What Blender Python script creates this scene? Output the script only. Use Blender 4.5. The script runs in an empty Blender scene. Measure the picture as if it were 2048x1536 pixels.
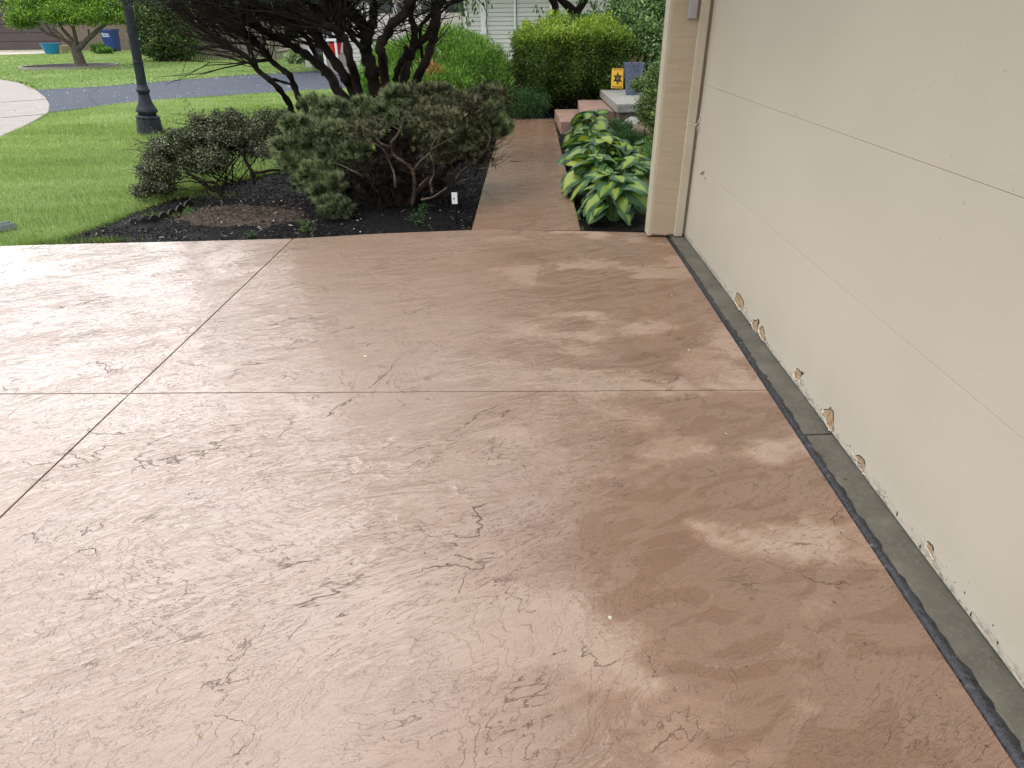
import bpy, bmesh, math, random
import numpy as np
from mathutils import Vector, Matrix
R = math.radians
rng = np.random.default_rng(11)
random.seed(5)
sc = bpy.context.scene
C = sc.collection

# ------------------------------------------------------------------ camera
PITCH, YAW, ROLL, FPX, H = 0.516966, 0.020363, -0.011407, 1280.0, 1.485
def cam_axes():
    cp, sp = math.cos(PITCH), math.sin(PITCH)
    f = np.array([0, cp, -sp]); u = np.array([0, sp, cp]); r = np.array([1., 0, 0])
    c, s = math.cos(ROLL), math.sin(ROLL)
    r, u = c*r + s*u, -s*r + c*u
    c, s = math.cos(YAW), math.sin(YAW)
    Z = np.array([[c, -s, 0], [s, c, 0], [0, 0, 1]])
    return Z@r, Z@u, Z@f
CR, CU, CF = cam_axes()
cd = bpy.data.cameras.new('camera'); cam = bpy.data.objects.new('camera', cd); C.objects.link(cam)
M = Matrix(((CR[0], CU[0], -CF[0], 0), (CR[1], CU[1], -CF[1], 0), (CR[2], CU[2], -CF[2], H), (0, 0, 0, 1)))
cam.matrix_world = M
cd.sensor_width = 36; cd.lens = FPX/2048*36; cd.clip_start = 0.05; cd.clip_end = 600
sc.camera = cam
def ray(px, py):
    return CF + CR*(px-1024)/FPX + CU*(768-py)/FPX
def G(px, py, z=0.):
    "survey: the ground point at height z"
    d = ray(px, py); t = (z-H)/d[2]; return Vector((d[0]*t, d[1]*t, z))
def at(px, py, Y):
    "survey: the point on the vertical plane at distance Y"
    d = ray(px, py); t = Y/d[1]; return Vector((d[0]*t, Y, H+d[2]*t))
def atx(px, py, X):
    d = ray(px, py); t = X/d[0]; return Vector((X, d[1]*t, H+d[2]*t))

# ------------------------------------------------------------------ sky, sun, exposure
SUN_EL, SUN_AZ = R(62), R(-112)          # azimuth from +y towards -x
w = bpy.data.worlds.new('World'); sc.world = w; w.use_nodes = True
nt = w.node_tree; nt.nodes.clear()
def N(nt, t, **k):
    n = nt.nodes.new(t)
    for a, b in k.items(): setattr(n, a, b)
    return n
out = N(nt, 'ShaderNodeOutputWorld'); bg = N(nt, 'ShaderNodeBackground'); bg.inputs['Strength'].default_value = 0.15
sky = N(nt, 'ShaderNodeTexSky'); sky.sky_type = 'NISHITA'; sky.sun_disc = False
sky.sun_elevation = SUN_EL; sky.sun_rotation = SUN_AZ; sky.dust_density = 3.0
tc = N(nt, 'ShaderNodeTexCoord'); mp = N(nt, 'ShaderNodeMapping'); mp.inputs['Scale'].default_value = (1.0, 1.0, 2.2)
nz = N(nt, 'ShaderNodeTexNoise'); nz.inputs['Scale'].default_value = 2.1; nz.inputs['Detail'].default_value = 6; nz.inputs['Roughness'].default_value = .55
cr = N(nt, 'ShaderNodeValToRGB'); cr.color_ramp.elements[0].position = .34; cr.color_ramp.elements[0].color = (4.85, 4.9, 5.05, 1)
cr.color_ramp.elements[1].position = .68; cr.color_ramp.elements[1].color = (12.7, 12.7, 12.8, 1)
mx = N(nt, 'ShaderNodeMix', data_type='RGBA'); mx.inputs['Factor'].default_value = .82
L = nt.links.new
# a bright break in the cloud low over the far lawn
vd = N(nt, 'ShaderNodeVectorMath', operation='DOT_PRODUCT'); vn = N(nt, 'ShaderNodeVectorMath', operation='NORMALIZE')
LA, LE = R(-30), R(26)
vd.inputs[1].default_value = (math.sin(LA)*math.cos(LE), math.cos(LA)*math.cos(LE), math.sin(LE))
mr = N(nt, 'ShaderNodeMapRange', interpolation_type='SMOOTHSTEP'); mr.inputs[1].default_value = math.cos(R(30)); mr.inputs[2].default_value = math.cos(R(4)); mr.inputs[3].default_value = 1.0; mr.inputs[4].default_value = 2.9
vm = N(nt, 'ShaderNodeVectorMath', operation='SCALE')
nt.links.new(tc.outputs['Generated'], vn.inputs[0]); nt.links.new(vn.outputs[0], vd.inputs[0]); nt.links.new(vd.outputs['Value'], mr.inputs[0]); nt.links.new(mr.outputs[0], vm.inputs['Scale'])
L(tc.outputs['Generated'], mp.inputs['Vector']); L(mp.outputs[0], nz.inputs['Vector']); L(nz.outputs['Fac'], cr.inputs['Fac'])
L(sky.outputs[0], mx.inputs[6]); L(cr.outputs[0], vm.inputs[0]); L(vm.outputs[0], mx.inputs[7]); L(mx.outputs[2], bg.inputs['Color']); L(bg.outputs[0], out.inputs[0])
sd = bpy.data.lights.new('sun', 'SUN'); sd.energy = 1.1; sd.angle = R(24); sd.color = (1, .96, .9)
sun = bpy.data.objects.new('sun', sd); C.objects.link(sun)
sv = Vector((math.sin(SUN_AZ)*math.cos(SUN_EL), math.cos(SUN_AZ)*math.cos(SUN_EL), math.sin(SUN_EL)))
sun.rotation_euler = sv.to_track_quat('Z', 'Y').to_euler(); sun.location = (-5, 5, 12)
vs = sc.view_settings; vs.view_transform = 'Standard'; vs.look = 'None'; vs.exposure = 0.45; vs.gamma = 1
sc.cycles.max_bounces = 6; sc.cycles.transparent_max_bounces = 4; sc.cycles.transmission_bounces = 4
sc.cycles.use_denoising = True; sc.cycles.denoising_prefilter = 'NONE'; sc.cycles.use_adaptive_sampling = False
sc.cycles.sample_clamp_indirect = 6

# ------------------------------------------------------------------ helpers: materials
MATS = {}
class NG:
    "small wrapper for building node materials"
    def __init__(s, name):
        s.m = bpy.data.materials.new(name); s.m.use_nodes = True; s.nt = s.m.node_tree
        s.b = s.nt.nodes['Principled BSDF']; s.o = s.nt.nodes['Material Output']
        s.tc = s.nt.nodes.new('ShaderNodeTexCoord')
    def n(s, t, **k):
        n = s.nt.nodes.new(t)
        for a, b in k.items():
            if a in n.inputs.keys() if isinstance(a, str) else False: n.inputs[a].default_value = b
            else: setattr(n, a, b)
        return n
    def l(s, a, b): s.nt.links.new(a, b)
    def noise(s, scale, detail=5, rough=.55, vec=None, dist=0.0, w=None):
        n = s.nt.nodes.new('ShaderNodeTexNoise')
        n.inputs['Scale'].default_value = scale; n.inputs['Detail'].default_value = detail
        n.inputs['Roughness'].default_value = rough; n.inputs['Distortion'].default_value = dist
        s.l(vec if vec is not None else s.tc.outputs['Object'], n.inputs['Vector'])
        return n.outputs['Fac']
    def ridged(s, scale, detail, rough, vec, dist=0.0, lac=2.1):
        n = s.nt.nodes.new('ShaderNodeTexNoise'); n.noise_type = 'RIDGED_MULTIFRACTAL'; n.normalize = True
        n.inputs['Scale'].default_value = scale; n.inputs['Detail'].default_value = detail; n.inputs['Roughness'].default_value = rough
        n.inputs['Lacunarity'].default_value = lac; n.inputs['Distortion'].default_value = dist; n.inputs['Offset'].default_value = .9; n.inputs['Gain'].default_value = 1.6
        s.l(vec, n.inputs['Vector']); return n.outputs['Fac']
    def mapping(s, scale=(1, 1, 1), rot=(0, 0, 0), loc=(0, 0, 0), src=None):
        n = s.nt.nodes.new('ShaderNodeMapping'); n.inputs['Scale'].default_value = scale
        n.inputs['Rotation'].default_value = rot; n.inputs['Location'].default_value = loc
        s.l(src if src is not None else s.tc.outputs['Object'], n.inputs['Vector']); return n.outputs[0]
    def math(s, op, a, b=None, c=None, clamp=False):
        n = s.nt.nodes.new('ShaderNodeMath'); n.operation = op; n.use_clamp = clamp
        for i, v in enumerate((a, b, c)):
            if v is None: continue
            if isinstance(v, (int, float)): n.inputs[i].default_value = v
            else: s.l(v, n.inputs[i])
        return n.outputs[0]
    def ramp(s, f, stops, interp='LINEAR'):
        n = s.nt.nodes.new('ShaderNodeValToRGB'); r = n.color_ramp; r.interpolation = interp
        while len(r.elements) < len(stops): r.elements.new(.5)
        for e, (p, c) in zip(r.elements, stops):
            e.position = p; e.color = (*c, 1) if not isinstance(c, (int, float)) else (c, c, c, 1)
        s.l(f, n.inputs['Fac']); return n.outputs['Color']
    def mix(s, f, a, b, mode='MIX'):
        n = s.nt.nodes.new('ShaderNodeMix'); n.data_type = 'RGBA'; n.blend_type = mode
        for i, v in ((0, f), (6, a), (7, b)):
            if isinstance(v, (int, float)) and i == 0: n.inputs[0].default_value = v
            elif isinstance(v, tuple): n.inputs[i].default_value = (*v, 1)
            elif isinstance(v, (int, float)): n.inputs[i].default_value = (v, v, v, 1)
            else: s.l(v, n.inputs[i])
        return n.outputs[2]
    def smooth(s, v, lo, hi, a=0., b=1.):
        n = s.nt.nodes.new('ShaderNodeMapRange'); n.interpolation_type = 'SMOOTHSTEP'
        n.inputs[1].default_value = lo; n.inputs[2].default_value = hi; n.inputs[3].default_value = a; n.inputs[4].default_value = b
        s.l(v, n.inputs[0]); return n.outputs[0]
    def attr(s, name):
        n = s.nt.nodes.new('ShaderNodeAttribute'); n.attribute_name = name; return n
    def bump(s, h, strength=.5, dist=.01, normal=None):
        n = s.nt.nodes.new('ShaderNodeBump'); n.inputs['Strength'].default_value = strength; n.inputs['Distance'].default_value = dist
        s.l(h, n.inputs['Height'])
        if normal is not None: s.l(normal, n.inputs['Normal'])
        s.l(n.outputs[0], s.b.inputs['Normal']); return n.outputs[0]
    def set(s, color=None, rough=None, metal=None, spec=None, coat=None):
        for k, v in (('Base Color', color), ('Roughness', rough), ('Metallic', metal), ('Specular IOR Level', spec), ('Coat Weight', coat)):
            if v is None: continue
            if isinstance(v, tuple): s.b.inputs[k].default_value = (*v, 1)
            elif isinstance(v, (int, float)): s.b.inputs[k].default_value = v
            else: s.l(v, s.b.inputs[k])
        return s.m

def simple(name, c, rough=.6, var=.25, scale=8., bump=.0, bscale=60., metal=0., spec=None, c2=None, stretch=(1, 1, 1)):
    g = NG(name); v = g.mapping(scale=stretch)
    f = g.noise(scale, 6, .6, v)
    lo = tuple(x*(1-var) for x in c); hi = c2 or tuple(min(1, x*(1+var)) for x in c)
    g.set(color=g.ramp(f, [(.3, lo), (.7, hi)]), rough=rough, metal=metal, spec=spec)
    if bump: g.bump(g.noise(bscale, 5, .6, v), bump, .01)
    return g.m

def leafmat(name, stops, rough=.45, trans=.3, spec=.4, attr='rnd'):
    "leaf colours picked per leaf"
    g = NG(name); a = g.attr(attr)
    col = g.ramp(a.outputs['Fac'], stops)
    g.set(color=col, rough=rough, spec=spec)
    if trans:
        t = g.nt.nodes.new('ShaderNodeBsdfTranslucent'); ms = g.nt.nodes.new('ShaderNodeMixShader')
        g.l(g.mix(1.0, col, (1.15, 1.25, .75), 'MULTIPLY'), t.inputs[0])
        ms.inputs[0].default_value = trans
        g.l(g.b.outputs[0], ms.inputs[1]); g.l(t.outputs[0], ms.inputs[2]); g.l(ms.outputs[0], g.o.inputs[0])
    return g.m

# ------------------------------------------------------------------ helpers: objects
def tag(o, label=None, cat=None, group=None, kind=None):
    if label: o['label'] = label
    if cat: o['category'] = cat
    if group: o['group'] = group
    if kind: o['kind'] = kind
    return o
def empty(name, loc, label, cat, group=None):
    o = bpy.data.objects.new(name, None); C.objects.link(o); o.location = loc; o.empty_display_size = .1
    return tag(o, label, cat, group)
def link(name, me, mat, parent=None):
    o = bpy.data.objects.new(name, me); C.objects.link(o)
    if mat: me.materials.append(mat)
    if parent is not None:
        o.parent = parent
        o.matrix_parent_inverse = Matrix.Translation(parent.location).inverted()
    return o
def npmesh(name, V, F, mat, parent=None, attrs=None, smooth=False, uv=None):
    "mesh from numpy arrays, all faces the same size"
    V = np.asarray(V, np.float32); F = np.asarray(F, np.int32); k = F.shape[1]
    me = bpy.data.meshes.new(name)
    me.vertices.add(len(V)); me.vertices.foreach_set('co', V.ravel())
    me.loops.add(F.size); me.loops.foreach_set('vertex_index', F.ravel())
    me.polygons.add(len(F)); me.polygons.foreach_set('loop_start', np.arange(len(F), dtype=np.int32)*k)
    me.update(calc_edges=True)
    if smooth: me.polygons.foreach_set('use_smooth', np.ones(len(F), bool))
    for a, vals in (attrs or {}).items():
        at_ = me.attributes.new(a, 'FLOAT', 'POINT'); at_.data.foreach_set('value', np.asarray(vals, np.float32))
    if uv is not None:
        ul = me.uv_layers.new(name='UVMap'); ul.data.foreach_set('uv', np.asarray(uv, np.float32)[F.ravel()].ravel())
    return link(name, me, mat, parent)

class MB:
    def __init__(s): s.v = []; s.f = []
    def add(s, vs, fs):
        n = len(s.v); s.v += [tuple(v) for v in vs]; s.f += [tuple(i+n for i in f) for f in fs]; return s
    def box(s, x0, x1, y0, y1, z0, z1):
        v = [(x, y, z) for z in (z0, z1) for y in (y0, y1) for x in (x0, x1)]
        return s.add(v, [(0, 2, 3, 1), (4, 5, 7, 6), (0, 1, 5, 4), (2, 6, 7, 3), (0, 4, 6, 2), (1, 3, 7, 5)])
    def prism(s, poly, z0, z1):
        n = len(poly); v = [(p[0], p[1], z0) for p in poly] + [(p[0], p[1], z1) for p in poly]
        return s.add(v, [tuple(range(n-1, -1, -1)), tuple(range(n, 2*n))] + [(i, (i+1) % n, n+(i+1) % n, n+i) for i in range(n)])
    def tube(s, pts, radii, n=8, cap=True):
        pts = [Vector(p) for p in pts]; m = len(pts)
        if isinstance(radii, (int, float)): radii = [radii]*m
        ref = Vector((.31, .87, .2)).normalized(); base = len(s.v); vs = []
        for i, p in enumerate(pts):
            d = (pts[min(i+1, m-1)] - pts[max(i-1, 0)])
            d = d.normalized() if d.length > 1e-9 else Vector((0, 0, 1))
            a = d.cross(ref); a = a.normalized() if a.length > 1e-4 else Vector((1, 0, 0)); b = d.cross(a)
            for j in range(n):
                t = 2*math.pi*j/n; vs.append(p + (a*math.cos(t) + b*math.sin(t))*radii[i])
        fs = [(i*n+j, i*n+(j+1) % n, (i+1)*n+(j+1) % n, (i+1)*n+j) for i in range(m-1) for j in range(n)]
        if cap: fs += [tuple(range(n-1, -1, -1)), tuple((m-1)*n+j for j in range(n))]
        return s.add(vs, fs)
    def lathe(s, prof, c, n=24, axis=None):
        vs = []; m = len(prof)
        for r, z in prof:
            for j in range(n):
                t = 2*math.pi*j/n; vs.append((c[0]+r*math.cos(t), c[1]+r*math.sin(t), c[2]+z))
        fs = [(i*n+j, i*n+(j+1) % n, (i+1)*n+(j+1) % n, (i+1)*n+j) for i in range(m-1) for j in range(n)]
        fs += [tuple(range(n-1, -1, -1)), tuple((m-1)*n+j for j in range(n))]
        return s.add(vs, fs)
    def build(s, name, mat, parent=None, bevel=0., smooth=False, seg=2):
        me = bpy.data.meshes.new(name); me.from_pydata(s.v, [], s.f); me.validate(); me.update()
        if smooth: me.polygons.foreach_set('use_smooth', [True]*len(me.polygons))
        o = link(name, me, mat, parent)
        if bevel:
            b = o.modifiers.new('bevel', 'BEVEL'); b.width = bevel; b.segments = seg; b.limit_method = 'ANGLE'
        return o

def norm(a): return a/np.maximum(np.linalg.norm(a, axis=-1, keepdims=True), 1e-9)
def hashnoise(P, f, seed=0):
    "smooth pseudo noise in about -1..1"
    r = np.random.default_rng(seed); s = np.zeros(len(P))
    for k in range(6):
        d = r.normal(size=3); d /= np.linalg.norm(d); s += np.sin(P@d*f*(1+.5*k) + r.uniform(0, 6.28))/(1+.35*k)
    return s/2.6
def leaves(B, D, L_, W_, up=None, fold=.25, rnd=None, extra=None):
    "folded four point leaves: base B, direction D, length, width; returns V, F, rnd"
    n = len(B); D = norm(D)
    r = rng.normal(size=(n, 3)) if up is None else up + rng.normal(size=(n, 3))*.35
    S = norm(np.cross(D, r)); Nn = np.cross(S, D)
    L_ = np.broadcast_to(L_, (n,))[:, None]; W_ = np.broadcast_to(W_, (n,))[:, None]
    mid = B + D*L_*.45 + Nn*W_*fold*.5
    V = np.stack([B, mid + S*W_*.5, B + D*L_ - Nn*W_*fold*.4, mid - S*W_*.5], 1).reshape(-1, 3)
    F = np.arange(4*n).reshape(n, 4)
    rn = rng.random(n) if rnd is None else rnd
    return V, F, np.repeat(rn, 4)
def needles(B, D, L_, W_, rnd=None):
    n = len(B); D = norm(D); S = norm(np.cross(D, rng.normal(size=(n, 3))))
    L_ = np.broadcast_to(L_, (n,))[:, None]; W_ = np.broadcast_to(W_, (n,))[:, None]
    V = np.stack([B - S*W_*.5, B + S*W_*.5, B + D*L_], 1).reshape(-1, 3)
    rn = rng.random(n) if rnd is None else rnd
    return V, np.arange(3*n).reshape(n, 3), np.repeat(rn, 3)
def shell(ells, n, depth=.35, rough=.12, seed=0, zmin=None, freq=5., cull=True):
    "points near the surface of a union of ellipsoids (cx,cy,cz,rx,ry,rz); returns P, outward"
    E = np.array(ells, float); wgt = E[:, 3]*E[:, 5] + E[:, 3]*E[:, 4] + E[:, 4]*E[:, 5]; wgt /= wgt.sum()
    i = rng.choice(len(E), n, p=wgt); d = norm(rng.normal(size=(n, 3)))
    rr = 1 - np.abs(rng.normal(size=n))*depth*.6
    rr = np.maximum(rr, .1)
    rr *= 1 + rough*hashnoise(d*1.0 + i[:, None]*3.7, freq, seed)
    P = E[i, :3] + d*E[i, 3:]*rr[:, None]
    O = norm(d/E[i, 3:])
    keep = np.ones(n, bool)
    if cull:
        for k in range(len(E)):
            q = (P-E[k, :3])/E[k, 3:]
            keep &= ~((np.sum(q*q, 1) < .42) & (i != k))
    if zmin is not None: keep &= P[:, 2] > zmin
    return P[keep], O[keep]
def boxshell(x0, x1, y0, y1, z0, z1, n, rough=.07, depth=.15, seed=0, roundness=.15):
    "points near the surface of a clipped box hedge"
    c = np.array([(x0+x1)/2, (y0+y1)/2, (z0+z1)/2]); h = np.array([x1-x0, y1-y0, z1-z0])/2
    d = rng.uniform(-1, 1, (n, 3)); ax = rng.choice(3, n, p=np.array([h[1]*h[2], h[0]*h[2], h[0]*h[1]])/(h[1]*h[2]+h[0]*h[2]+h[0]*h[1]))
    sgn = np.where(rng.random(n) < .5, -1., 1.); d[np.arange(n), ax] = sgn
    O = np.zeros((n, 3)); O[np.arange(n), ax] = sgn
    p = np.sign(d)*np.abs(d); q = norm(d)*1.25
    p = p*(1-roundness) + q*roundness
    P = c + p*h + O*(rough*hashnoise(d*h*2.2, 3., seed)[:, None]) - O*np.abs(rng.normal(size=(n, 1)))*depth
    return P, O
def tufts(P, O, m, L_, W_, spread=.8, rnd_spread=.25, tip=0.):
    "needle tufts: m needles at each point"
    n = len(P); B = np.repeat(P, m, 0) + rng.normal(size=(n*m, 3))*L_*.12; Oo = np.repeat(O, m, 0)
    D = Oo + rng.normal(size=(n*m, 3))*spread
    base = np.clip(np.repeat(rng.random(n), m) + rng.normal(size=n*m)*rnd_spread, 0, 1)
    v, f, r_ = needles(B, D, L_*rng.uniform(.7, 1.2, n*m), W_, base)
    if tip: r_ = r_.copy(); r_[2::3] = np.clip(r_[2::3]+tip, 0, 1)
    return v, f, r_
def leafballs(P, O, m, spread, L_, W_, upb=.3, rs=.25, jit=.9, fold=.25):
    n = len(P); B = np.repeat(P, m, 0) + rng.normal(size=(n*m, 3))*spread
    D = np.repeat(O, m, 0) + np.array([0, 0, upb]) + rng.normal(size=(n*m, 3))*jit
    base = np.clip(np.repeat(rng.random(n), m)*.6 + .2 + rng.normal(size=n*m)*rs, 0, 1)
    up = np.repeat(O, m, 0) + np.array([0, 0, .6])
    return leaves(B, D, L_*rng.uniform(.7, 1.25, n*m), W_*rng.uniform(.8, 1.2, n*m), up=up, rnd=base, fold=fold)
def cat(*parts):
    V = []; F = []; A = []; o = 0
    for v, f, a in parts: V.append(v); F.append(f+o); A.append(a); o += len(v)
    return np.concatenate(V), np.concatenate(F), np.concatenate(A)
def foliage(name, parts, mat, parent):
    V, F, A = cat(*parts); return npmesh(name, V, F, mat, parent, {'rnd': A})
def curve_pts(pts, k=5):
    "smooth polyline through points"
    pts = [Vector(p) for p in pts]; res = []
    for i in range(len(pts)-1):
        p0, p1, p2, p3 = pts[max(i-1, 0)], pts[i], pts[i+1], pts[min(i+2, len(pts)-1)]
        for j in range(k):
            t = j/k; res.append(.5*((2*p1) + (p2-p0)*t + (2*p0-5*p1+4*p2-p3)*t*t + (3*p1-p0-3*p2+p3)*t**3))
    res.append(pts[-1]); return res
def twigs_mesh(lines, n=3):
    "many thin tubes at once; lines: list of (points, r0, r1)"
    mb = MB()
    for pts, r0, r1 in lines:
        m = len(pts); mb.tube(pts, [r0+(r1-r0)*i/(m-1) for i in range(m)], n, cap=False)
    return mb

# ================================================================== materials of the setting
def slate_material(name, wetside=True, tint=1.0):
    g = NG(name)
    base = g.mapping(rot=(0, 0, R(-24)), scale=(1, 1, 1))
    st = g.mapping(scale=(.62, 1.25, 1), src=base)                   # texture drawn out along one direction
    # low frequency mottling of the release colour
    big = g.noise(.9, 4, .55, base, .4); mid = g.noise(3.2, 6, .62, st, .5); fine = g.noise(26, 6, .7, st)
    # terraces of the slate stamp
    n1 = g.noise(1.35, 10, .60, st, .55)
    def terr(nn, k, lo, seed, sc1, m0, m1):
        t = g.math('MULTIPLY', nn, k); fr = g.math('FRACT', t); fl = g.math('FLOOR', t)
        stp = g.math('ADD', fl, g.smooth(fr, 0.0, lo))
        e = g.smooth(g.math('ABSOLUTE', g.math('SUBTRACT', fr, lo*.4)), 0.0, lo*.55, 1, 0)
        b = g.smooth(g.noise(sc1, 5, .65, g.mapping(loc=(7+seed, 3, 1), src=base)), m0, m1)
        return stp, g.math('MULTIPLY', e, b)
    s1, e1 = terr(n1, 34.0, .13, 0, 3.1, .50, .60)
    n2 = g.noise(3.4, 9, .62, g.mapping(scale=(.55, 1.5, 1), loc=(4, 4, 4), src=base), .7)
    s2, e2 = terr(n2, 24.0, .14, 5, 5.0, .50, .58)
    # long chipped edges
    n3 = g.noise(.95, 7, .52, g.mapping(loc=(11.3, 4.2, 2), scale=(.8, 1.2, 1), src=base), .5)
    crk = g.smooth(g.math('ABSOLUTE', g.math('SUBTRACT', n3, .5)), 0.0, .0026, 1, 0)
    crk = g.math('MULTIPLY', crk, g.smooth(g.noise(2.6, 4, .6, g.mapping(loc=(1.3, 9.2, 5), src=base)), .50, .60))
    n4 = g.noise(1.7, 7, .54, g.mapping(loc=(3.3, 14.2, 2), scale=(.75, 1.3, 1), src=base), .6)
    crk2 = g.math('MULTIPLY', g.smooth(g.math('ABSOLUTE', g.math('SUBTRACT', n4, .47)), 0.0, .0035, 1, 0),
                  g.smooth(g.noise(4.6, 4, .6, g.mapping(loc=(21.3, 9.2, 5), src=base)), .52, .60))
    # ripples: the skin of the stamp
    rp = g.noise(9, 8, .70, g.mapping(scale=(.6, 1.9, 1), src=base), .9)
    rp2 = g.noise(48, 5, .65, g.mapping(scale=(.8, 1.4, 1), src=base), .5)
    sand = g.noise(230, 3, .6, base)
    rd = g.ridged(5.5, 5, .62, g.mapping(scale=(.60, 1.55, 1), loc=(2, 6, 3), src=base), .9)
    rd2 = g.ridged(15, 4, .6, g.mapping(scale=(.75, 1.4, 1), loc=(8, 6, 3), src=base), .6)
    zone = g.smooth(g.noise(1.5, 4, .6, g.mapping(loc=(31, 2, 3), src=base)), .42, .66, .10, 1.25)
    h = g.math('MULTIPLY', s1, .0010)
    h = g.math('ADD', h, g.math('MULTIPLY', s2, .0005))
    h = g.math('ADD', h, g.math('MULTIPLY', rp, .0009))
    h = g.math('ADD', h, g.math('MULTIPLY', g.math('MULTIPLY', rd, zone), .0026))
    h = g.math('ADD', h, g.math('MULTIPLY', g.math('MULTIPLY', rd2, zone), .0008))
    h = g.math('ADD', h, g.math('MULTIPLY', rp2, .0005))
    h = g.math('ADD', h, g.math('MULTIPLY', sand, .00012))
    h = g.math('ADD', h, g.math('MULTIPLY', mid, .002))
    h = g.math('SUBTRACT', h, g.math('MULTIPLY', crk, .0035))
    h = g.math('SUBTRACT', h, g.math('MULTIPLY', crk2, .002))
    # colour
    c = g.ramp(big, [(.30, (.350, .228, .162)), (.45, (.400, .278, .210)), (.56, (.420, .305, .245)), (.70, (.350, .205, .128))])
    c2 = g.ramp(mid, [(.32, (.430, .330, .275)), (.5, (.390, .262, .190)), (.66, (.310, .180, .115))])
    c = g.mix(.5, c, c2)
    tanm = g.smooth(g.noise(2.2, 5, .6, g.mapping(loc=(5, 5, 5), src=base), .6), .50, .66)
    c = g.mix(g.math('MULTIPLY', tanm, .6), c, (.370, .262, .150))
    lil = g.smooth(g.noise(1.7, 5, .6, g.mapping(loc=(15, 2, 5), src=base), .6), .50, .64)
    c = g.mix(g.math('MULTIPLY', lil, .40), c, (.400, .325, .305))
    c = g.mix(g.math('MULTIPLY', g.smooth(fine, .35, .65, 0, 1), .30), c, (.22, .14, .105))
    c = g.mix(g.math('MULTIPLY', g.smooth(rp2, .42, .62, 1, 0), .12), c, (.20, .125, .09))
    sp = g.nt.nodes.new('ShaderNodeSeparateXYZ'); g.l(g.tc.outputs['Object'], sp.inputs[0])
    if wetside:
        # wet film that has dried in patches towards the garage
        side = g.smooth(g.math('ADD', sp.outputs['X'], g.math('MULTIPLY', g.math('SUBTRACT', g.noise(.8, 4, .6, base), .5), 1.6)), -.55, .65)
        wn = g.noise(1.7, 8, .56, g.mapping(scale=(.85, 1.2, 1), rot=(0, 0, R(4)), loc=(3.1, 6.4, 0)), 0.0)
        wet = g.smooth(wn, .425, .495); pale = g.smooth(wn, .455, .395)
        damp = g.math('MULTIPLY', wet, side)
        dry = g.math('MULTIPLY', g.math('MULTIPLY', pale, side), g.smooth(g.noise(3.1, 5, .6, g.mapping(loc=(9, 9, 9))), .38, .50))
        c = g.mix(g.math('MULTIPLY', g.math('SUBTRACT', 1., side), .46), c, (.50, .425, .395))  # sky sheen painted into the colour: paler lilac away from the garage
        c = g.mix(g.math('MULTIPLY', side, .40), c, (.32, .190, .120))
        c = g.mix(g.math('MULTIPLY', damp, .80), c, (.185, .100, .057))
        c = g.mix(g.math('MULTIPLY', dry, .66), c, (.50, .425, .375))
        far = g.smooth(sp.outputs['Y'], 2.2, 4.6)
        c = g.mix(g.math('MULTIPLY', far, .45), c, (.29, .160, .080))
    else:
        side = 0.0; damp = g.smooth(mid, .4, .6); dry = 0.0
        c = g.mix(.72, c, (.185, .098, .056)); c = g.mix(1., c, (1.15, .98, .85), 'MULTIPLY'); h = g.math('ADD', h, g.math('MULTIPLY', g.noise(6, 5, .55, g.mapping(scale=(.7, 1.2, 1)), 1.2), .005))
    c = g.mix(g.math('MULTIPLY', g.smooth(sand, .40, .62, 1, 0), .20), c, (.16, .10, .07)); c = g.mix(g.math('MULTIPLY', g.smooth(sand, .52, .66), .16), c, (.60, .50, .43))
    c = g.mix(g.math('MULTIPLY', g.math('MULTIPLY', g.smooth(rd, .36, .24), zone), .08), c, (.15, .09, .06)); c = g.mix(g.math('MULTIPLY', g.smooth(rd, .62, .80), .10), c, (.58, .47, .40))
    groove = g.math('MAXIMUM', g.math('MAXIMUM', g.math('MULTIPLY', e1, .85), g.math('MULTIPLY', e2, .62)), g.math('MAXIMUM', g.math('MULTIPLY', crk, .85), g.math('MULTIPLY', crk2, .75)))
    c = g.mix(groove, c, (.095, .052, .036))
    c = g.mix(.06, c, (.30, .265, .25)); c = g.mix(1.0, c, (.88, .83, .765), 'MULTIPLY')
    pit = g.smooth(g.noise(38, 2, .5, base), .745, .775)
    c = g.mix(g.math('MULTIPLY', pit, .8), c, (.05, .035, .03))
    rv = g.noise(3.4, 6, .6, g.mapping(loc=(3, 8, 1)))
    rough = g.smooth(rv, .35, .65, .04, .14); cw = 1.0
    if wetside:
        rough = g.math('ADD', rough, g.math('MULTIPLY', side, .12)); rough = g.math('SUBTRACT', rough, g.math('MULTIPLY', damp, .06))
        rough = g.math('ADD', rough, g.math('MULTIPLY', dry, .25))
        cw = g.math('SUBTRACT', 1.0, g.math('MULTIPLY', dry, .8), clamp=True)
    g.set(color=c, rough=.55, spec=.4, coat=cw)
    g.l(rough, g.b.inputs['Coat Roughness'])
    nb = g.bump(h, 1.0, 1.0); g.l(nb, g.b.inputs['Coat Normal'])
    return g.m
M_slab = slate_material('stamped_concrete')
M_walk = slate_material('stamped_concrete_walk', wetside=False)

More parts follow.
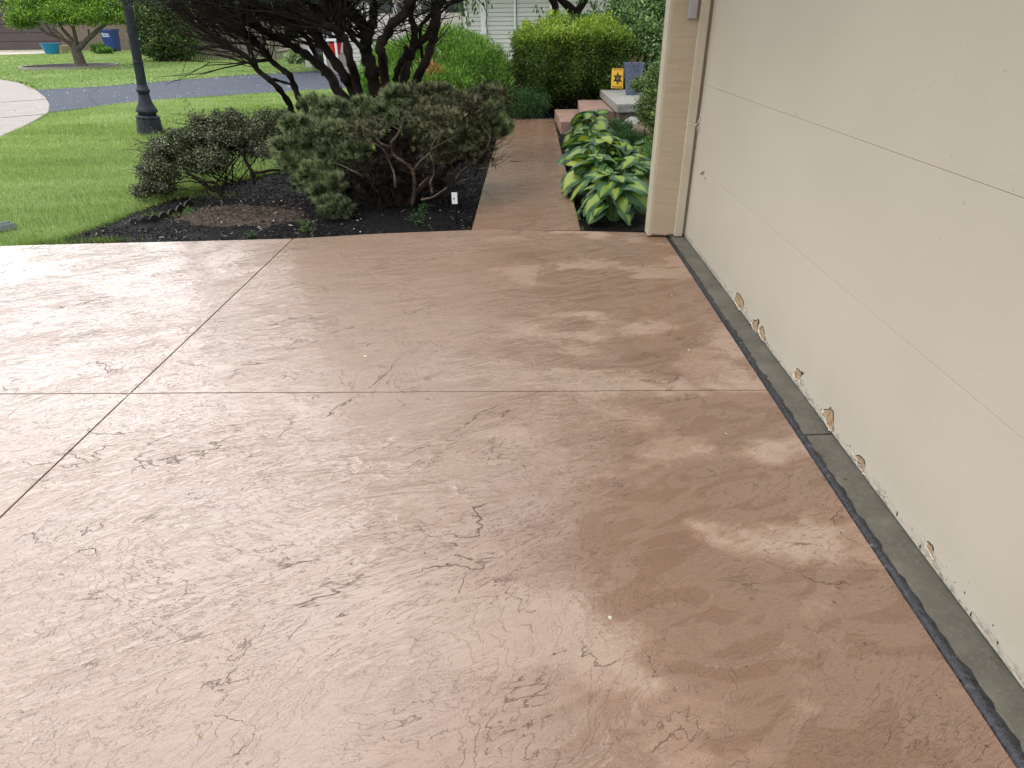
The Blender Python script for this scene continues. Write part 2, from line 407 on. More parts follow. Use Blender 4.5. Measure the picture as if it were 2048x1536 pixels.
def m_apron():
    g = NG('apron_concrete'); v = g.mapping(scale=(1, 1, 1))
    f = g.noise(5, 7, .65, v); c = g.ramp(f, [(.3, (.075, .071, .056)), (.5, (.105, .099, .080)), (.7, (.15, .142, .118))])
    c = g.mix(g.math('MULTIPLY', g.smooth(g.noise(90, 3, .6), .5, .75), .5), c, (.19, .18, .155))
    c = g.mix(g.smooth(g.noise(30, 2, .5), .70, .74), c, (.03, .03, .03))
    g.set(color=c, rough=.62); g.bump(g.noise(120, 4, .6), .5, .003); return g.m
M_apron = m_apron()
def m_tar():
    g = NG('tar'); f = g.noise(40, 5, .6)
    c = g.ramp(f, [(.4, (.008, .009, .012)), (.62, (.025, .027, .033)), (.72, (.16, .16, .15))])
    g.set(color=c, rough=.35); g.bump(g.noise(60, 4, .6), .8, .006); return g.m
M_tar = m_tar()
def m_lawnbase():
    g = NG('lawn_base'); f = g.noise(2.0, 8, .7)
    c = g.ramp(f, [(.3, (.11, .18, .05)), (.5, (.16, .25, .075)), (.7, (.22, .32, .11))])
    g.set(color=c, rough=.9, spec=.1); g.bump(g.noise(60, 4, .7), 1, .03); return g.m
M_lawn = m_lawnbase()
def m_asphalt():
    g = NG('asphalt'); v = g.mapping(scale=(.35, 3.0, 1), rot=(0, 0, R(-28)))
    c = g.ramp(g.noise(1.6, 6, .6, v), [(.3, (.055, .066, .092)), (.55, (.074, .086, .115)), (.75, (.100, .115, .148))])
    c = g.mix(g.smooth(g.noise(160, 2, .6), .5, .8), c, (.14, .15, .16))
    g.set(color=c, rough=.85, spec=.15); g.bump(g.noise(150, 4, .6), .6, .006); return g.m
M_asph = m_asphalt()
M_conc = simple('pale_concrete', (.30, .27, .245), .75, .14, 3., .3, 90, stretch=(1, 2, 1))
M_earth = simple('earth', (.035, .028, .022), .8, .4, 5, .8, 40)
def m_mulch():
    g = NG('mulch'); f = g.noise(22, 8, .75)
    c = g.ramp(f, [(.35, (.0018, .0018, .0024)), (.55, (.0055, .005, .0055)), (.72, (.018, .016, .017))])
    so = g.smooth(g.noise(1.6, 4, .6), .62, .75)
    c = g.mix(g.math('MULTIPLY', so, .5), c, (.06, .04, .028))
    g.set(color=c, rough=.75, spec=.2); g.bump(g.noise(30, 6, .75), 1, .05); return g.m
M_mulch = m_mulch()
M_soil = simple('dug_soil', (.062, .046, .033), .9, .5, 14, 1., 40)

# ================================================================== setting
XD = 1.255                       # plane of the garage door
YB = 5.05                        # back edge of the driveway near the house
# the far corner of everything: one ground sheet
mb = MB(); mb.add([(-300, -60, -.10), (300, -60, -.10), (300, 500, -.10), (-300, 500, -.10)], [(0, 1, 2, 3)])
tag(mb.build('ground', M_lawn), kind='structure')

def wobble_line(p0, p1, n, amp, seed):
    r = np.random.default_rng(seed); t = np.linspace(0, 1, n)
    a = sum(np.sin(t*f*6.28+r.uniform(0, 6.28))*amp/f**.7 for f in (3, 7, 17, 31))
    d = Vector(p1)-Vector(p0); nn = Vector((-d.y, d.x)).normalized()
    return [Vector(p0)+d*tt+nn*aa for tt, aa in zip(t, a)]
xj, yj, gap = -1.82, 2.53, .0035
XR = 1.118
back = [G(0, 492), G(180, 487), G(400, 482), G(590, 474), G(760, 467), G(943, 460), G(1160, 462), G(1300, 466)]
backline = [(-7.5, 4.62)] + [(p.x, p.y) for p in back[:-1]] + [(XR, back[-1].y)]
jx = wobble_line((xj, -5), (xj, 5.2), 120, .0022, 3)       # joint running away from the camera
jy1 = wobble_line((-7.5, yj-.02), (xj, yj), 60, .003, 4); jy2 = wobble_line((xj, yj), (XR, yj+.025), 60, .003, 5)
def ev(line, ax, v):
    "interpolate a line"
    xs = [p[ax] for p in line]; ys = [p[1-ax] for p in line]
    return float(np.interp(v, xs, ys))
mb = MB(); T = .11
def slab(poly): mb.prism(poly, -T, 0)
bl = lambda x: float(np.interp(x, [p[0] for p in backline], [p[1] for p in backline]))
lx = [p for p in jx if p.y < yj-.01]; ux = [p for p in jx if p.y > yj+.01]
slab([(-7.5, -5)] + [(p.x-gap, p.y) for p in lx] + [(p.x, p.y-gap) for p in reversed(jy1)])
slab([(p.x+gap, p.y) for p in lx][::-1] + [(XR, -5)] + [(p.x, p.y-gap) for p in reversed(jy2)])
uxx = [p for p in ux if p.y < bl(xj)-.01]
slab([(p.x, p.y+gap) for p in jy1] + [(p.x-gap, p.y) for p in uxx] + [q for q in reversed(backline) if q[0] < xj-.02])
slab([(p.x, p.y+gap) for p in jy2] + [q for q in reversed(backline) if q[0] > xj+.02] + [(p.x+gap, p.y) for p in reversed(uxx)])
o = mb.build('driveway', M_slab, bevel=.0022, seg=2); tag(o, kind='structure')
mb = MB(); mb.box(-7.6, XD+.1, -5.1, 4.6, -.16, -.035); tag(mb.build('driveway_bed', M_earth), kind='structure')
# concrete strip under the garage door, cracked across, with a tar filled joint beside the slab
yc = G(1640, 872).y
mb = MB(); x0 = XR+.022
def strip_poly(ya, yb, wob):
    n = max(2, int((yb-ya)/.03)); ys = np.linspace(ya, yb, n)
    return [(x0+.004*math.sin(y*31)+.003*math.sin(y*83+1), y) for y in ys] + [(XD+.05, yb+wob), (XD+.05, ya+wob)]
mb.prism(strip_poly(-5, yc-.004, .012), -.12, .006); mb.prism(strip_poly(yc+.004, YB-.07, .012), -.12, .007)
tag(mb.build('garage_apron', M_apron, bevel=.004), kind='structure')
n = 420; ys = np.linspace(-5, YB-.07, n); r2 = np.random.default_rng(8)
wv = np.abs(hashnoise(np.stack([ys*0, ys, ys*0], 1), 3.1, 2))*.016 + .011 + np.abs(hashnoise(np.stack([ys, ys, ys*0], 1), 19, 5))*.012 + r2.normal(size=n)*.003
wv *= np.clip(1.15-.06*(ys), .6, 1.2)
V = []
for y, wd, z in zip(ys, wv, r2.normal(size=n)*.0012): V += [(XR-.001, y, -.014), (XR+.009, y, -.004+z*.5), (XR+.02, y, .0085+z*.5), (XR+wd+.012, y, .0076)]
F = [(i*4+k, (i+1)*4+k, (i+1)*4+k+1, i*4+k+1) for i in range(n-1) for k in range(3)]
tag(npmesh('joint_sealant', V, [f[::-1] for f in F], M_tar, smooth=True), kind='structure')

# walkway: four slabs
WL0, WR0 = G(940, 459), G(1160, 462); WL1 = G(1008, 241); WR1 = G(1113, 241)
mb = MB(); cut = [5.13, G(1050, 385).y, 7.9, 9.6, 11.72]
def wx(y, s): return (-.42+(y-5.1)*.008) if s < 0 else (.465+(y-5.1)*.009)
for a, b in zip(cut[:-1], cut[1:]):
    a += .006; b -= .002
    mb.prism([(wx(a, -1), a), (wx(a, 1), a), (wx(b, 1), b), (wx(b, -1), b)], -.11, .004)
mb.prism([(wx(11.72, -1), 11.724), (wx(11.7, 1), 11.724), (1.05, 11.3), (1.05, 11.9), (wx(11.7, -1), 11.9)], -.11, .0)
tag(mb.build('walkway', M_walk, bevel=.004), kind='structure')

# planting beds
def sheet(name, poly, mat, z, res, bumpfn, kind='structure'):
    "grid clipped to a polygon, heights from a function"
    P = np.array(poly); x0_, y0_ = P.min(0); x1_, y1_ = P.max(0)
    xs = np.arange(x0_, x1_+res, res); ys_ = np.arange(y0_, y1_+res, res)
    X, Y = np.meshgrid(xs, ys_); pts = np.stack([X.ravel(), Y.ravel()], 1)
    ins = inside(pts, P); idx = -np.ones(len(pts), int)
    nx = len(xs); faces = []
    I = ins.reshape(X.shape); quad = I[:-1, :-1] & I[1:, :-1] & I[:-1, 1:] & I[1:, 1:]
    jj, ii = np.nonzero(quad); a = jj*nx+ii
    Fq = np.stack([a, a+1, a+nx+1, a+nx], 1); used = np.unique(Fq); idx[used] = np.arange(len(used))
    Z = z + bumpfn(pts[used, 0], pts[used, 1])
    o = npmesh(name, np.column_stack([pts[used], Z]), idx[Fq], mat, smooth=True)
    if kind: tag(o, kind=kind)
    return o
def inside(pts, P):
    x, y = pts[:, 0], pts[:, 1]; c = np.zeros(len(pts), bool); n_ = len(P); j = n_-1
    for i in range(n_):
        xi, yi = P[i]; xj_, yj_ = P[j]
        cond = ((yi > y) != (yj_ > y)) & (x < (xj_-xi)*(y-yi)/((yj_-yi) if abs(yj_-yi) > 1e-9 else 1e-9)+xi)
        c ^= cond; j = i
    return c
bedL = [(p.x, p.y) for p in (G(40, 491), G(110, 474), G(190, 447), G(270, 418), G(330, 395), G(420, 370), G(520, 345), G(600, 335))] + [(-1.6, 8.6), (-1.2, 9.6), (-1.0, 11.0), (-1.6, 13.5), (-.3, 13.5), (-.2, 11.9), (wx(11.7, -1)-.005, 11.7), (-.425, 5.12), (-.45, 5.13), (-1.1, 5.04), (-1.82, 4.98), (-2.6, 4.87), (-3.4, 4.8)]
bedL[0] = (-4.0, 4.79)
def mulch_h(x, y):
    P = np.stack([x, y, x*0], 1)
    return hashnoise(P, 2.2, 1)*.02 + hashnoise(P, 11, 2)*.012 + hashnoise(P, 29, 3)*.006 + .02*np.exp(-((x+1.2)**2+(y-6.2)**2)/1.5)
sheet('mulch_bed', bedL, M_mulch, -.045, .035, mulch_h)
bedR = [(wx(5.1, 1)+.004, 5.10), (wx(11, 1)+.004, 11.65), (.75, 11.6), (1.0, 12.5), (6, 14), (6, 5.25), (.97, 5.25), (.97, 5.10)]
sheet('mulch_bed.001', bedR, M_mulch, -.05, .04, lambda x, y: hashnoise(np.stack([x, y, x*0], 1), 9, 4)*.014)
bedF = [(-1.0, 11.9), (-2.2, 13.3), (-4.5, 14), (-4.5, 15.5), (-1, 17), (2.5, 18), (6, 18), (6, 11.95), (1.06, 11.95), (1.06, 11.91), (-.5, 11.91)]
sheet('mulch_bed.002', bedF, M_mulch, -.04, .09, lambda x, y: hashnoise(np.stack([x, y, x*0], 1), 5, 4)*.02)

# lawns
def lawn_h(x, y): return hashnoise(np.stack([x, y, x*0], 1), 1.1, 7)*.012
driv_near = [G(-260, 222), G(95, 223), G(230, 207), G(360, 195), G(500, 186), G(640, 178), G(700, 175)]
driv_far = [G(-200, 192), G(60, 179), G(200, 172), G(360, 159), G(480, 150), G(620, 142), G(700, 139)]
cc = [G(0, 158), G(40, 165), G(72, 179), (G(92, 195)), G(99, 208), G(96, 223), G(75, 236), G(45, 252), G(0, 271)]  # concrete edge
lawn1 = [(-4.0, 4.75), (-7.5, 4.60), (-14, 4.4), (-14, 8.5)] + [(p.x, p.y) for p in reversed(cc[5:])] + [(p.x, p.y) for p in driv_near[2:]] + [(-2.6, 18.5), (-4.5, 15.5), (-4.5, 14), (-2.2, 13.3), (-1.6, 13.5), (-1.0, 11.0), (-1.2, 9.6), (-1.6, 8.6)] + bedL[:8][::-1]
sheet('lawn', lawn1, M_lawn, -.03, .12, lawn_h)
fl = [(p.x, p.y) for p in driv_far]
lawn2 = fl[1:6] + [(p.x, p.y) for p in (G(655, 139), G(640, 132), G(618, 118), G(600, 108))] + [(-12, 46), (-40, 60), (-60, 60), (-60, 40)] + [(p.x, p.y) for p in (G(-150, 125), G(-60, 142), cc[0], cc[1])]
sheet('lawn.001', lawn2, M_lawn, -.02, .25, lawn_h)
mb = MB(); mb.prism([(p.x, p.y) for p in driv_near] + [(-3.4, 22.5), (-1.6, 24.0), (-4.9, 24.0)] + fl[::-1], -.12, -.015)
tag(mb.build('asphalt_driveway', M_asph), kind='structure')
ccp = [(p.x, p.y) for p in cc]
mb = MB(); mb.prism(ccp + [(-20, 7.0), (-60, 14), (-60, 40)] + [(p.x, p.y) for p in (G(-150, 125), G(-60, 142))], -.12, -.008)
tag(mb.build('pavement', M_conc, bevel=.01), kind='structure')
# its expansion joints are grooves of darker filler
mb = MB()
for a, b in (((0, 204), (93, 198)), ((0, 235), (85, 228))):
    p, q = G(*a), G(*b); mb.prism([(p.x, p.y), (q.x, q.y), (q.x, q.y+.05), (p.x, p.y+.05)], -.010, -.0045)
tag(mb.build('pavement_joint', M_earth), kind='structure')
mb = MB(); mb.prism([(-6.9, 24.3), (-5.0, 24.05), (-5.0, 26), (-7.6, 29.5), (-8.4, 29.5)], -.12, -.004)
tag(mb.build('porch_path', M_conc), kind='structure')
mb = MB(); mb.prism([(p.x, p.y) for p in (G(-220, 112), G(0, 110), G(95, 107), G(118, 100), G(0, 97), G(-220, 97))], -.12, .012)
tag(mb.build('far_driveway', simple('far_drive', (.50, .44, .40), .8, .12, 2)), kind='structure')
# crack across the asphalt
mb = MB()
ck = [G(200, 174), G(190, 180), G(177, 188), G(180, 196), G(187, 203), G(195, 209)]
mb.tube([(p.x, p.y, -.016) for p in ck], .012, 4); tag(mb.build('asphalt_crack', M_earth), kind='structure')

# ================================================================== own garage beside the camera
def m_paint():
    g = NG('door_paint'); f = g.noise(1.2, 4, .5); c = g.ramp(f, [(.3, (.48, .44, .365)), (.7, (.52, .48, .40))])
    sp = g.nt.nodes.new('ShaderNodeSeparateXYZ'); g.l(g.tc.outputs['Object'], sp.inputs[0])
    zz = g.math('ADD', sp.outputs['Z'], g.math('MULTIPLY', g.math('SUBTRACT', g.noise(6, 4, .6), .5), .12))
    c = g.mix(g.math('MULTIPLY', g.smooth(g.math('ADD', zz, g.math('MULTIPLY', g.noise(4, 6, .7, g.mapping(scale=(1, 1, .4))), .5)), .22, .60, 1, 0), .16), c, (.30, .25, .18))
    c = g.mix(g.math('MULTIPLY', g.smooth(g.noise(260, 2, .6), .3, .7), .05), c, (.2, .18, .14))
    low = g.smooth(zz, .02, .11, 1, 0)                               # crackled, flaking paint along the bottom edge
    ck = g.smooth(g.noise(60, 6, .75, g.mapping(scale=(1, .55, 1.6))), .47, .60)
    c = g.mix(g.math('MULTIPLY', low, .28), c, (.60, .57, .50))
    c = g.mix(g.math('MULTIPLY', g.math('MULTIPLY', ck, g.smooth(zz, .012, .06, 1, 0)), .75), c, (.10, .075, .045))
    c = g.mix(g.math('MULTIPLY', g.smooth(g.noise(60, 2, .5), .75, .765), .5), c, (.2, .17, .12))
    g.set(color=c, rough=.48, spec=.35)
    h = g.math('ADD', g.math('MULTIPLY', g.noise(3.5, 3, .5), 6.), g.math('MULTIPLY', g.math('MULTIPLY', g.noise(75, 6, .7), low), 7.))
    g.bump(h, .35, .0012); return g.m
M_door = m_paint()
def m_jamb():
    g = NG('rough_sawn_paint'); v = g.mapping(scale=(.35, .35, 6))
    f = g.noise(9, 6, .65, v); c = g.ramp(f, [(.3, (.40, .33, .235)), (.7, (.47, .395, .29))])
    c = g.mix(g.math('MULTIPLY', g.smooth(g.noise(30, 2, .5), .74, .76), .8), c, (.10, .07, .04))
    sp = g.nt.nodes.new('ShaderNodeSeparateXYZ'); g.l(g.tc.outputs['Object'], sp.inputs[0])
    zz = g.math('ADD', sp.outputs['Z'], g.math('MULTIPLY', g.noise(25, 5, .7), -.05))
    c = g.mix(g.smooth(zz, -.008, .004, .85, 0), c, (.10, .075, .05))
    g.set(color=c, rough=.6, spec=.3); g.bump(f, .5, .006); return g.m
M_jamb = m_jamb()
M_trim = simple('painted_trim', (.49, .44, .345), .5, .05, 4, .25, 80)
M_white = simple('white_vinyl', (.78, .79, .80), .45, .04, 2)
M_dark = simple('dark_gap', (.012, .011, .010), .9, .2)
M_woodp = simple('bare_hardboard', (.46, .29, .14), .85, .4, 45, .8, 200, c2=(.55, .40, .24))
M_shing = simple('shingles', (.10, .095, .09), .9, .3, 12, .6, 40)

ga = empty('garage', (XD, 2.5, 0), 'cream painted garage with a wide panelled door right beside the wet driveway', 'garage')
YJ = 4.93
mb = MB(); mb.box(.998, 1.6, YJ, YJ+.10, .012, 2.45)
mb.build('jamb', M_jamb, ga, bevel=.003)
mb = MB(); mb.box(.970, .998, YJ+.004, YJ+.135, .010, 2.45)
mb.build('corner_board', M_trim, ga, bevel=.004)
mb = MB(); mb.box(1.172, 1.232, YJ-.03, YJ, .014, 2.30)
mb.build('door_stop', M_trim, ga, bevel=.003)
mb = MB(); mb.box(1.0, 9.0, YJ+.10, YJ+.12, -.05, 2.6); mb.build('wall', M_trim, ga)
mb = MB(); mb.box(1.0, 1.25, -9, -.38, -.05, 2.6); mb.build('wall', M_trim, ga)
mb = MB(); mb.box(9, 9.2, -9, 5.03, -.05, 2.6); mb.build('wall', M_trim, ga)
mb = MB(); mb.box(.998, 1.25, -.38, YJ, 2.30, 2.6); mb.build('header', M_trim, ga)
mb = MB(); mb.box(1.262 if False else 1.286, 1.32, -.45, YJ+.02, .0, 2.34); mb.build('door_backing', M_dark, ga)
dr = MB(); y0d, y1d = -.36, YJ-.012
z0 = .012; hs = [.545, .527, .527, .56]
door = None
for i, hh in enumerate(hs):
    mb = MB(); mb.box(XD, XD+.03, y0d, y1d, z0+(.0005 if i else 0), z0+hh-.0005)
    if i == 0:
        door = mb.build('door', M_door, ga, bevel=.0012, seg=2)
        door['label'] = 'flat cream door section with flaking paint at its bottom edge'
    else: mb.build('door_section', M_door, door, bevel=.0012, seg=2)
    z0 += hh
# bare patches where the paint has come off
def crop(pts, ox, oy, s): return [(ox+x/s, oy+y/s) for x, y in pts]
pat = [crop([(610, 770), (635, 710), (660, 720), (690, 760), (700, 800), (690, 840), (655, 848), (635, 800)], 1350, 450, 5.12),
       crop([(790, 1000), (810, 985), (855, 975), (860, 1000), (840, 1040), (835, 1090), (815, 1090), (805, 1050)], 1350, 450, 5.12),
       crop([(862, 1065), (900, 1050), (910, 1080), (922, 1150), (912, 1183), (890, 1160), (872, 1110)], 1350, 450, 5.12),
       crop([(460, 235), (492, 195), (520, 225), (545, 235), (515, 270), (518, 315), (485, 295), (465, 290)], 1500, 700, 5.12),
       crop([(745, 668), (770, 630), (825, 612), (848, 650), (845, 800), (820, 805), (790, 750), (775, 700)], 1500, 700, 5.12),
       crop([(1050, 1045), (1090, 1095), (1130, 1090), (1170, 1140), (1180, 1255), (1150, 1230), (1145, 1180), (1100, 1160), (1105, 1125)], 1500, 700, 5.12),
       crop([(590, 265), (603, 248), (625, 270), (628, 300), (640, 335), (625, 330), (605, 295)], 1648, 1000, 2.865)]
M_flake = simple('paint_flake', (.62, .59, .52), .5, .06, 4)
for poly in pat:
    P = [atx(x, y, XD) for x, y in poly]; c = sum(P, Vector())/len(P); P = [c+(p-c)*1.15 for p in P]
    dense = []
    rr = random.Random(int(c.y*1000))
    for i in range(len(P)):
        for k in range(4):
            q = P[i].lerp(P[(i+1) % len(P)], k/4); dense.append(q + (q-c)*rr.uniform(-.13, .13))
    mb = MB(); n_ = len(dense)
    v = [(XD-.0008, p.y, p.z) for p in dense] + [(XD-.0008, c.y, c.z)]
    mb.add(v, [(i, (i+1) % n_, n_) for i in range(n_)]); pt = mb.build('bare_patch', M_woodp, door)
    mb = MB(); rim = [(XD-.0022-rr.uniform(0, .003), c.y+(p.y-c.y)*rr.uniform(1.03, 1.16), c.z+(p.z-c.z)*rr.uniform(1.02, 1.12)) for p in dense]
    inn = [(XD-.0012, p.y, p.z) for p in dense]
    mb.add(rim+inn, [(i, (i+1) % n_, n_+(i+1) % n_, n_+i) for i in range(n_)]); mb.build('paint_flake', M_flake, door)
    mb = MB(); top = [p for p in dense if p.z > c.z+(max(q.z for q in dense)-c.z)*.25]
    up = sorted(top, key=lambda p: p.y)
    if len(up) > 2:
        mb.tube([(XD-.002, p.y, p.z+.001) for p in up], .0016, 4); mb.build('dark_edge', M_dark, door)  # thin dark line along the upper edge of the patch
# tiny chips along the bottom
mb = MB(); rr = random.Random(4)
for k in range(190):
    y = rr.uniform(.4, 4.9); zc = .02+abs(rr.gauss(0, .022))
    if y < 3.4 and rr.random() < .6: continue
    s_ = rr.uniform(.001, .0042); a = rr.uniform(.8, 2.4)
    mb.add([(XD-.0009, y-s_, zc), (XD-.0009, y+s_*.2, zc+s_*a*1.6), (XD-.0009, y+s_, zc+s_*.3), (XD-.0009, y-.2*s_, zc-s_*a)], [(0, 1, 2, 3)])
tag(mb.build('paint_chips', M_dark, door), kind='stuff')
p = atx(1408, 347, XD)
mb = MB(); mb.add([(XD, p.y-.01, p.z+.02), (XD-.018, p.y-.006, p.z+.014), (XD-.02, p.y+.03, p.z-.012), (XD, p.y+.034, p.z-.018), (XD-.006, p.y+.02, p.z+.022)], [(0, 1, 4), (1, 2, 4), (2, 3, 4), (0, 4, 3)])
mb.build('bent_tab', M_trim, door)
mb = MB(); mb.lathe([(.011, 0), (.012, .006), (.006, .012)], (XD-.008, p.y-.05, p.z-.02), 10); mb.build('screw_cap', M_trim, door)
p = atx(1592, 225, XD); mb = MB(); mb.tube([(XD-.001, p.y, p.z+.015), (XD-.004, p.y-.003, p.z-.002), (XD-.001, p.y-.004, p.z-.014)], .003, 6); mb.build('paint_drip', M_flake, door)
# strand of caulk hanging between jamb and door
pts = curve_pts([at(1362, 252, YJ-.004), at(1378, 247, YJ-.035), at(1392, 250, YJ-.05), at(1400, 236, YJ-.06), at(1406, 218, YJ-.04)], 4)
mb = MB(); mb.tube(pts, [.0012]*8+[.003]*(len(pts)-8), 6); mb.tube([at(1396, 251, YJ-.05), at(1394, 262, YJ-.05)], .003, 5); mb.build('caulk_strand', M_flake, ga, smooth=True)
# roof with a shallow overhang
mb = MB(); mb.box(.45, 9.4, -9.3, 5.45, 2.6, 2.64); mb.build('soffit', M_trim, ga)
mb = MB(); mb.box(.42, .45, -9.3, 5.45, 2.56, 2.80); mb.build('fascia', M_trim, ga)
mb = MB(); mb.add([(.40, -9.35, 2.78), (.40, 5.5, 2.78), (5.1, 5.5, 4.6), (5.1, -9.35, 4.6), (9.45, 5.5, 2.78), (9.45, -9.35, 2.78), (.40, -9.35, 2.68), (.40, 5.5, 2.68), (9.45, 5.5, 2.68), (9.45, -9.35, 2.68)],
                  [(0, 1, 2, 3), (3, 2, 4, 5), (1, 7, 8, 4, 2), (0, 3, 5, 9, 6), (0, 6, 7, 1), (4, 8, 9, 5)]); mb.build('roof', M_shing, ga)
# keypad on the jamb
kp = empty('keypad', at(1382, 20, YJ), 'slim grey keypad fixed high on the garage door jamb', 'keypad')
a, b = at(1373, 39, YJ), at(1392, 39, YJ); zt = a.z+.15
mb = MB(); mb.box(a.x, b.x, YJ-.022, YJ, a.z, zt); mb.build('back_box', simple('grey_plastic', (.30, .28, .29), .5, .08), kp, bevel=.004)
mb = MB(); mb.box(a.x+.004, b.x-.004, YJ-.031, YJ-.0225, a.z+.006, zt); mb.build('cover', simple('grey_cover', (.36, .35, .36), .4, .06, 30, .4, 200), kp, bevel=.003)

# ================================================================== white house across
YH = 24.0
def siding(mb, x0, x1, y, z0, z1, expo=.125, lip=.020):
    z = z0
    while z < z1-1e-4:
        zt = min(z+expo, z1)
        b = z+.013
        mb.add([(x0, y-lip, b), (x1, y-lip, b), (x1, y-.004, zt), (x0, y-.004, zt), (x0, y+.03, b), (x1, y+.03, b), (x0, y+.03, z), (x1, y+.03, z)], [(0, 1, 2, 3), (4, 5, 1, 0), (6, 7, 5, 4), (3, 2, 7, 6)])
        z = zt
def hx(px, Y=YH): return at(px, 60, Y).x
M_siding = simple('white_siding', (.60, .595, .585), .5, .03, 1.5)
M_gdoor = simple('pinkish_door', (.74, .66, .64), .5, .03, 1.5)
M_glass = simple('dark_glass', (.03, .045, .05), .08, .3, 3)
wh = empty('white_house', (hx(900), YH, 0), 'white sided house behind the hedges with a pinkish garage door', 'house')
for xa, xb, za in ((hx(976), 9.5, -.05), (hx(934), hx(962), -.05), (hx(697), hx(736), -.05), (hx(736)+.001, hx(934)-.001, 2.35)):
    mb = MB(); siding(mb, xa, xb, YH, za, 2.7); mb.box(xa, xb, YH+.03, YH+.14, za, 2.7); mb.build('wall', M_siding, wh)
for a, b in ((962, 976), (1098, 1106), (1028, 1032), (692, 698)):
    mb = MB(); mb.box(hx(a), hx(b), YH-.045, YH-.005, -.05, 2.7); mb.build('corner_board', M_white, wh, bevel=.004)
mb = MB(); mb.box(hx(973), hx(975), YH-.06, YH-.046, 0, 2.7); mb.box(hx(1032)+.002, hx(1033.5), YH-.05, YH-.014, 0, 2.7); mb.build('seam_strip', simple('grey_seam', (.18, .18, .19), .7), wh)  # narrow grey strips along the board edges
mb = MB()
for a, b in ((736, 742), (930, 936)): mb.box(hx(a), hx(b), YH-.05, YH+.02, -.02, 2.219)
mb.box(hx(736), hx(936), YH-.05, YH+.02, 2.2195, 2.349)
mb.build('door_casing', M_white, wh)
gd = MB(); zz = 0
for i in range(4):
    gd.box(hx(742)+.005, hx(930)-.005, YH+.06, YH+.09, zz, zz+.265); gd.box(hx(742)+.005, hx(930)-.005, YH+.055, YH+.085, zz+.2655, zz+.528); zz += .532
gdo = gd.build('garage_door', M_gdoor, wh, bevel=.008)
for k in range(4):
    xa = hx(742)+.15+k*.77; mb = MB(); mb.box(xa, xa+.62, YH+.045, YH+.0545, 1.72, 2.02); mb.build('window', M_glass, gdo)
# porch recess at the left end: back wall, window, dark doorway
mb = MB(); siding(mb, hx(610, 27), hx(700, 27), 27.0, .45, 2.7); mb.box(hx(600, 27), hx(710, 27), 27.05, 27.1, 0, 2.7); mb.box(hx(698)-.02, hx(698)+.08, YH+.14, 27, .0, 2.7)
mb.build('porch_wall', M_siding, wh)
mb = MB(); mb.box(hx(625, 26.9), hx(661, 26.9), 26.90, 26.985, .5, 2.6); mb.build('door', simple('dark_brown_door', (.06, .05, .05), .6), wh)
wf = MB(); xa, xb = hx(664, 25), hx(694, 25)
for q in ((xa, xa+.12, .5, 2.5), (xb-.12, xb, .5, 2.5), (xa+.12, xb-.12, .5, 1.35), (xa+.12, xb-.12, 2.3, 2.5)): wf.box(q[0], q[1], 24.95, 25.03, q[2], q[3])
wf.box((xa+xb)/2-.015, (xa+xb)/2+.015, 24.96, 25.0, 1.351, 2.299); wf.box(xa+.121, (xa+xb)/2-.016, 24.96, 25.0, 1.68, 1.71); wf.box((xa+xb)/2+.016, xb-.121, 24.96, 25.0, 1.68, 1.71)
wfo = wf.build('window', M_white, wh); mb = MB(); mb.box(xa+.121, xb-.121, 25.001, 25.02, 1.351, 2.299); mb.build('pane', M_glass, wfo)
mb = MB(); mb.box(hx(612, 25), hx(621, 25), 24.9, 25.0, .3, 2.6); mb.build('porch_post', M_white, wh)
zp = at(680, 108, 24.4).z
mb = MB(); mb.box(hx(645, 24.4), hx(696, 24.4), 24.15, 26.89, -.05, zp); mb.build('porch_floor', M_conc, wh, bevel=.01)
mb = MB(); mb.box(hx(656, 24), hx(696, 24)-.02, 23.80, 24.148, -.05, zp*.66); mb.box(hx(660, 24), hx(696, 24)-.02, 23.45, 23.798, -.05, zp*.33); mb.build('porch_steps', M_conc, wh, bevel=.01)
mb = MB(); mb.box(-9.5, 10, YH-.6, YH-.58, 2.62, 2.85); mb.box(-9.5, 10, YH-.58, YH+.2, 2.7, 2.72); mb.build('fascia', M_white, wh)
mb = MB(); mb.add([(-9.6, YH-.62, 2.84), (10, YH-.62, 2.84), (10, YH+5, 4.9), (-9.6, YH+5, 4.9), (10, YH+10.5, 2.84), (-9.6, YH+10.5, 2.84)], [(0, 1, 2, 3), (3, 2, 4, 5), (1, 4, 2), (0, 3, 5), (0, 5, 4, 1)]); mb.build('roof', M_shing, wh)
hr = empty('handrail', (hx(657), 24, 0), 'thin grey metal handrail by the porch steps', 'handrail')
M_metal = simple('grey_metal', (.35, .36, .37), .35, .1, 5, metal=.7)
mb = MB(); mb.tube(curve_pts([at(640, 71, 24.2), at(652, 70, 24.05), at(656, 76, 24.0), at(657, 90, 24.0), Vector((hx(657), 24.0, 0))], 4), .02, 8); mb.build('rail', M_metal, hr, smooth=True)
mb = MB(); a = at(648, 79, 23.9); b = at(677, 78, 23.9); mb.box(a.x, b.x, 23.55, 23.62, a.z-.05, a.z+.03); mb.box(a.x, a.x+.07, 23.55, 23.62, -.02, a.z-.051)
mb.box(b.x-.07, b.x, 23.55, 23.62, -.02, a.z-.051)
tag(mb.build('porch_rail', M_white, None, bevel=.01), 'low white rail in front of the porch with the red pots', 'rail')

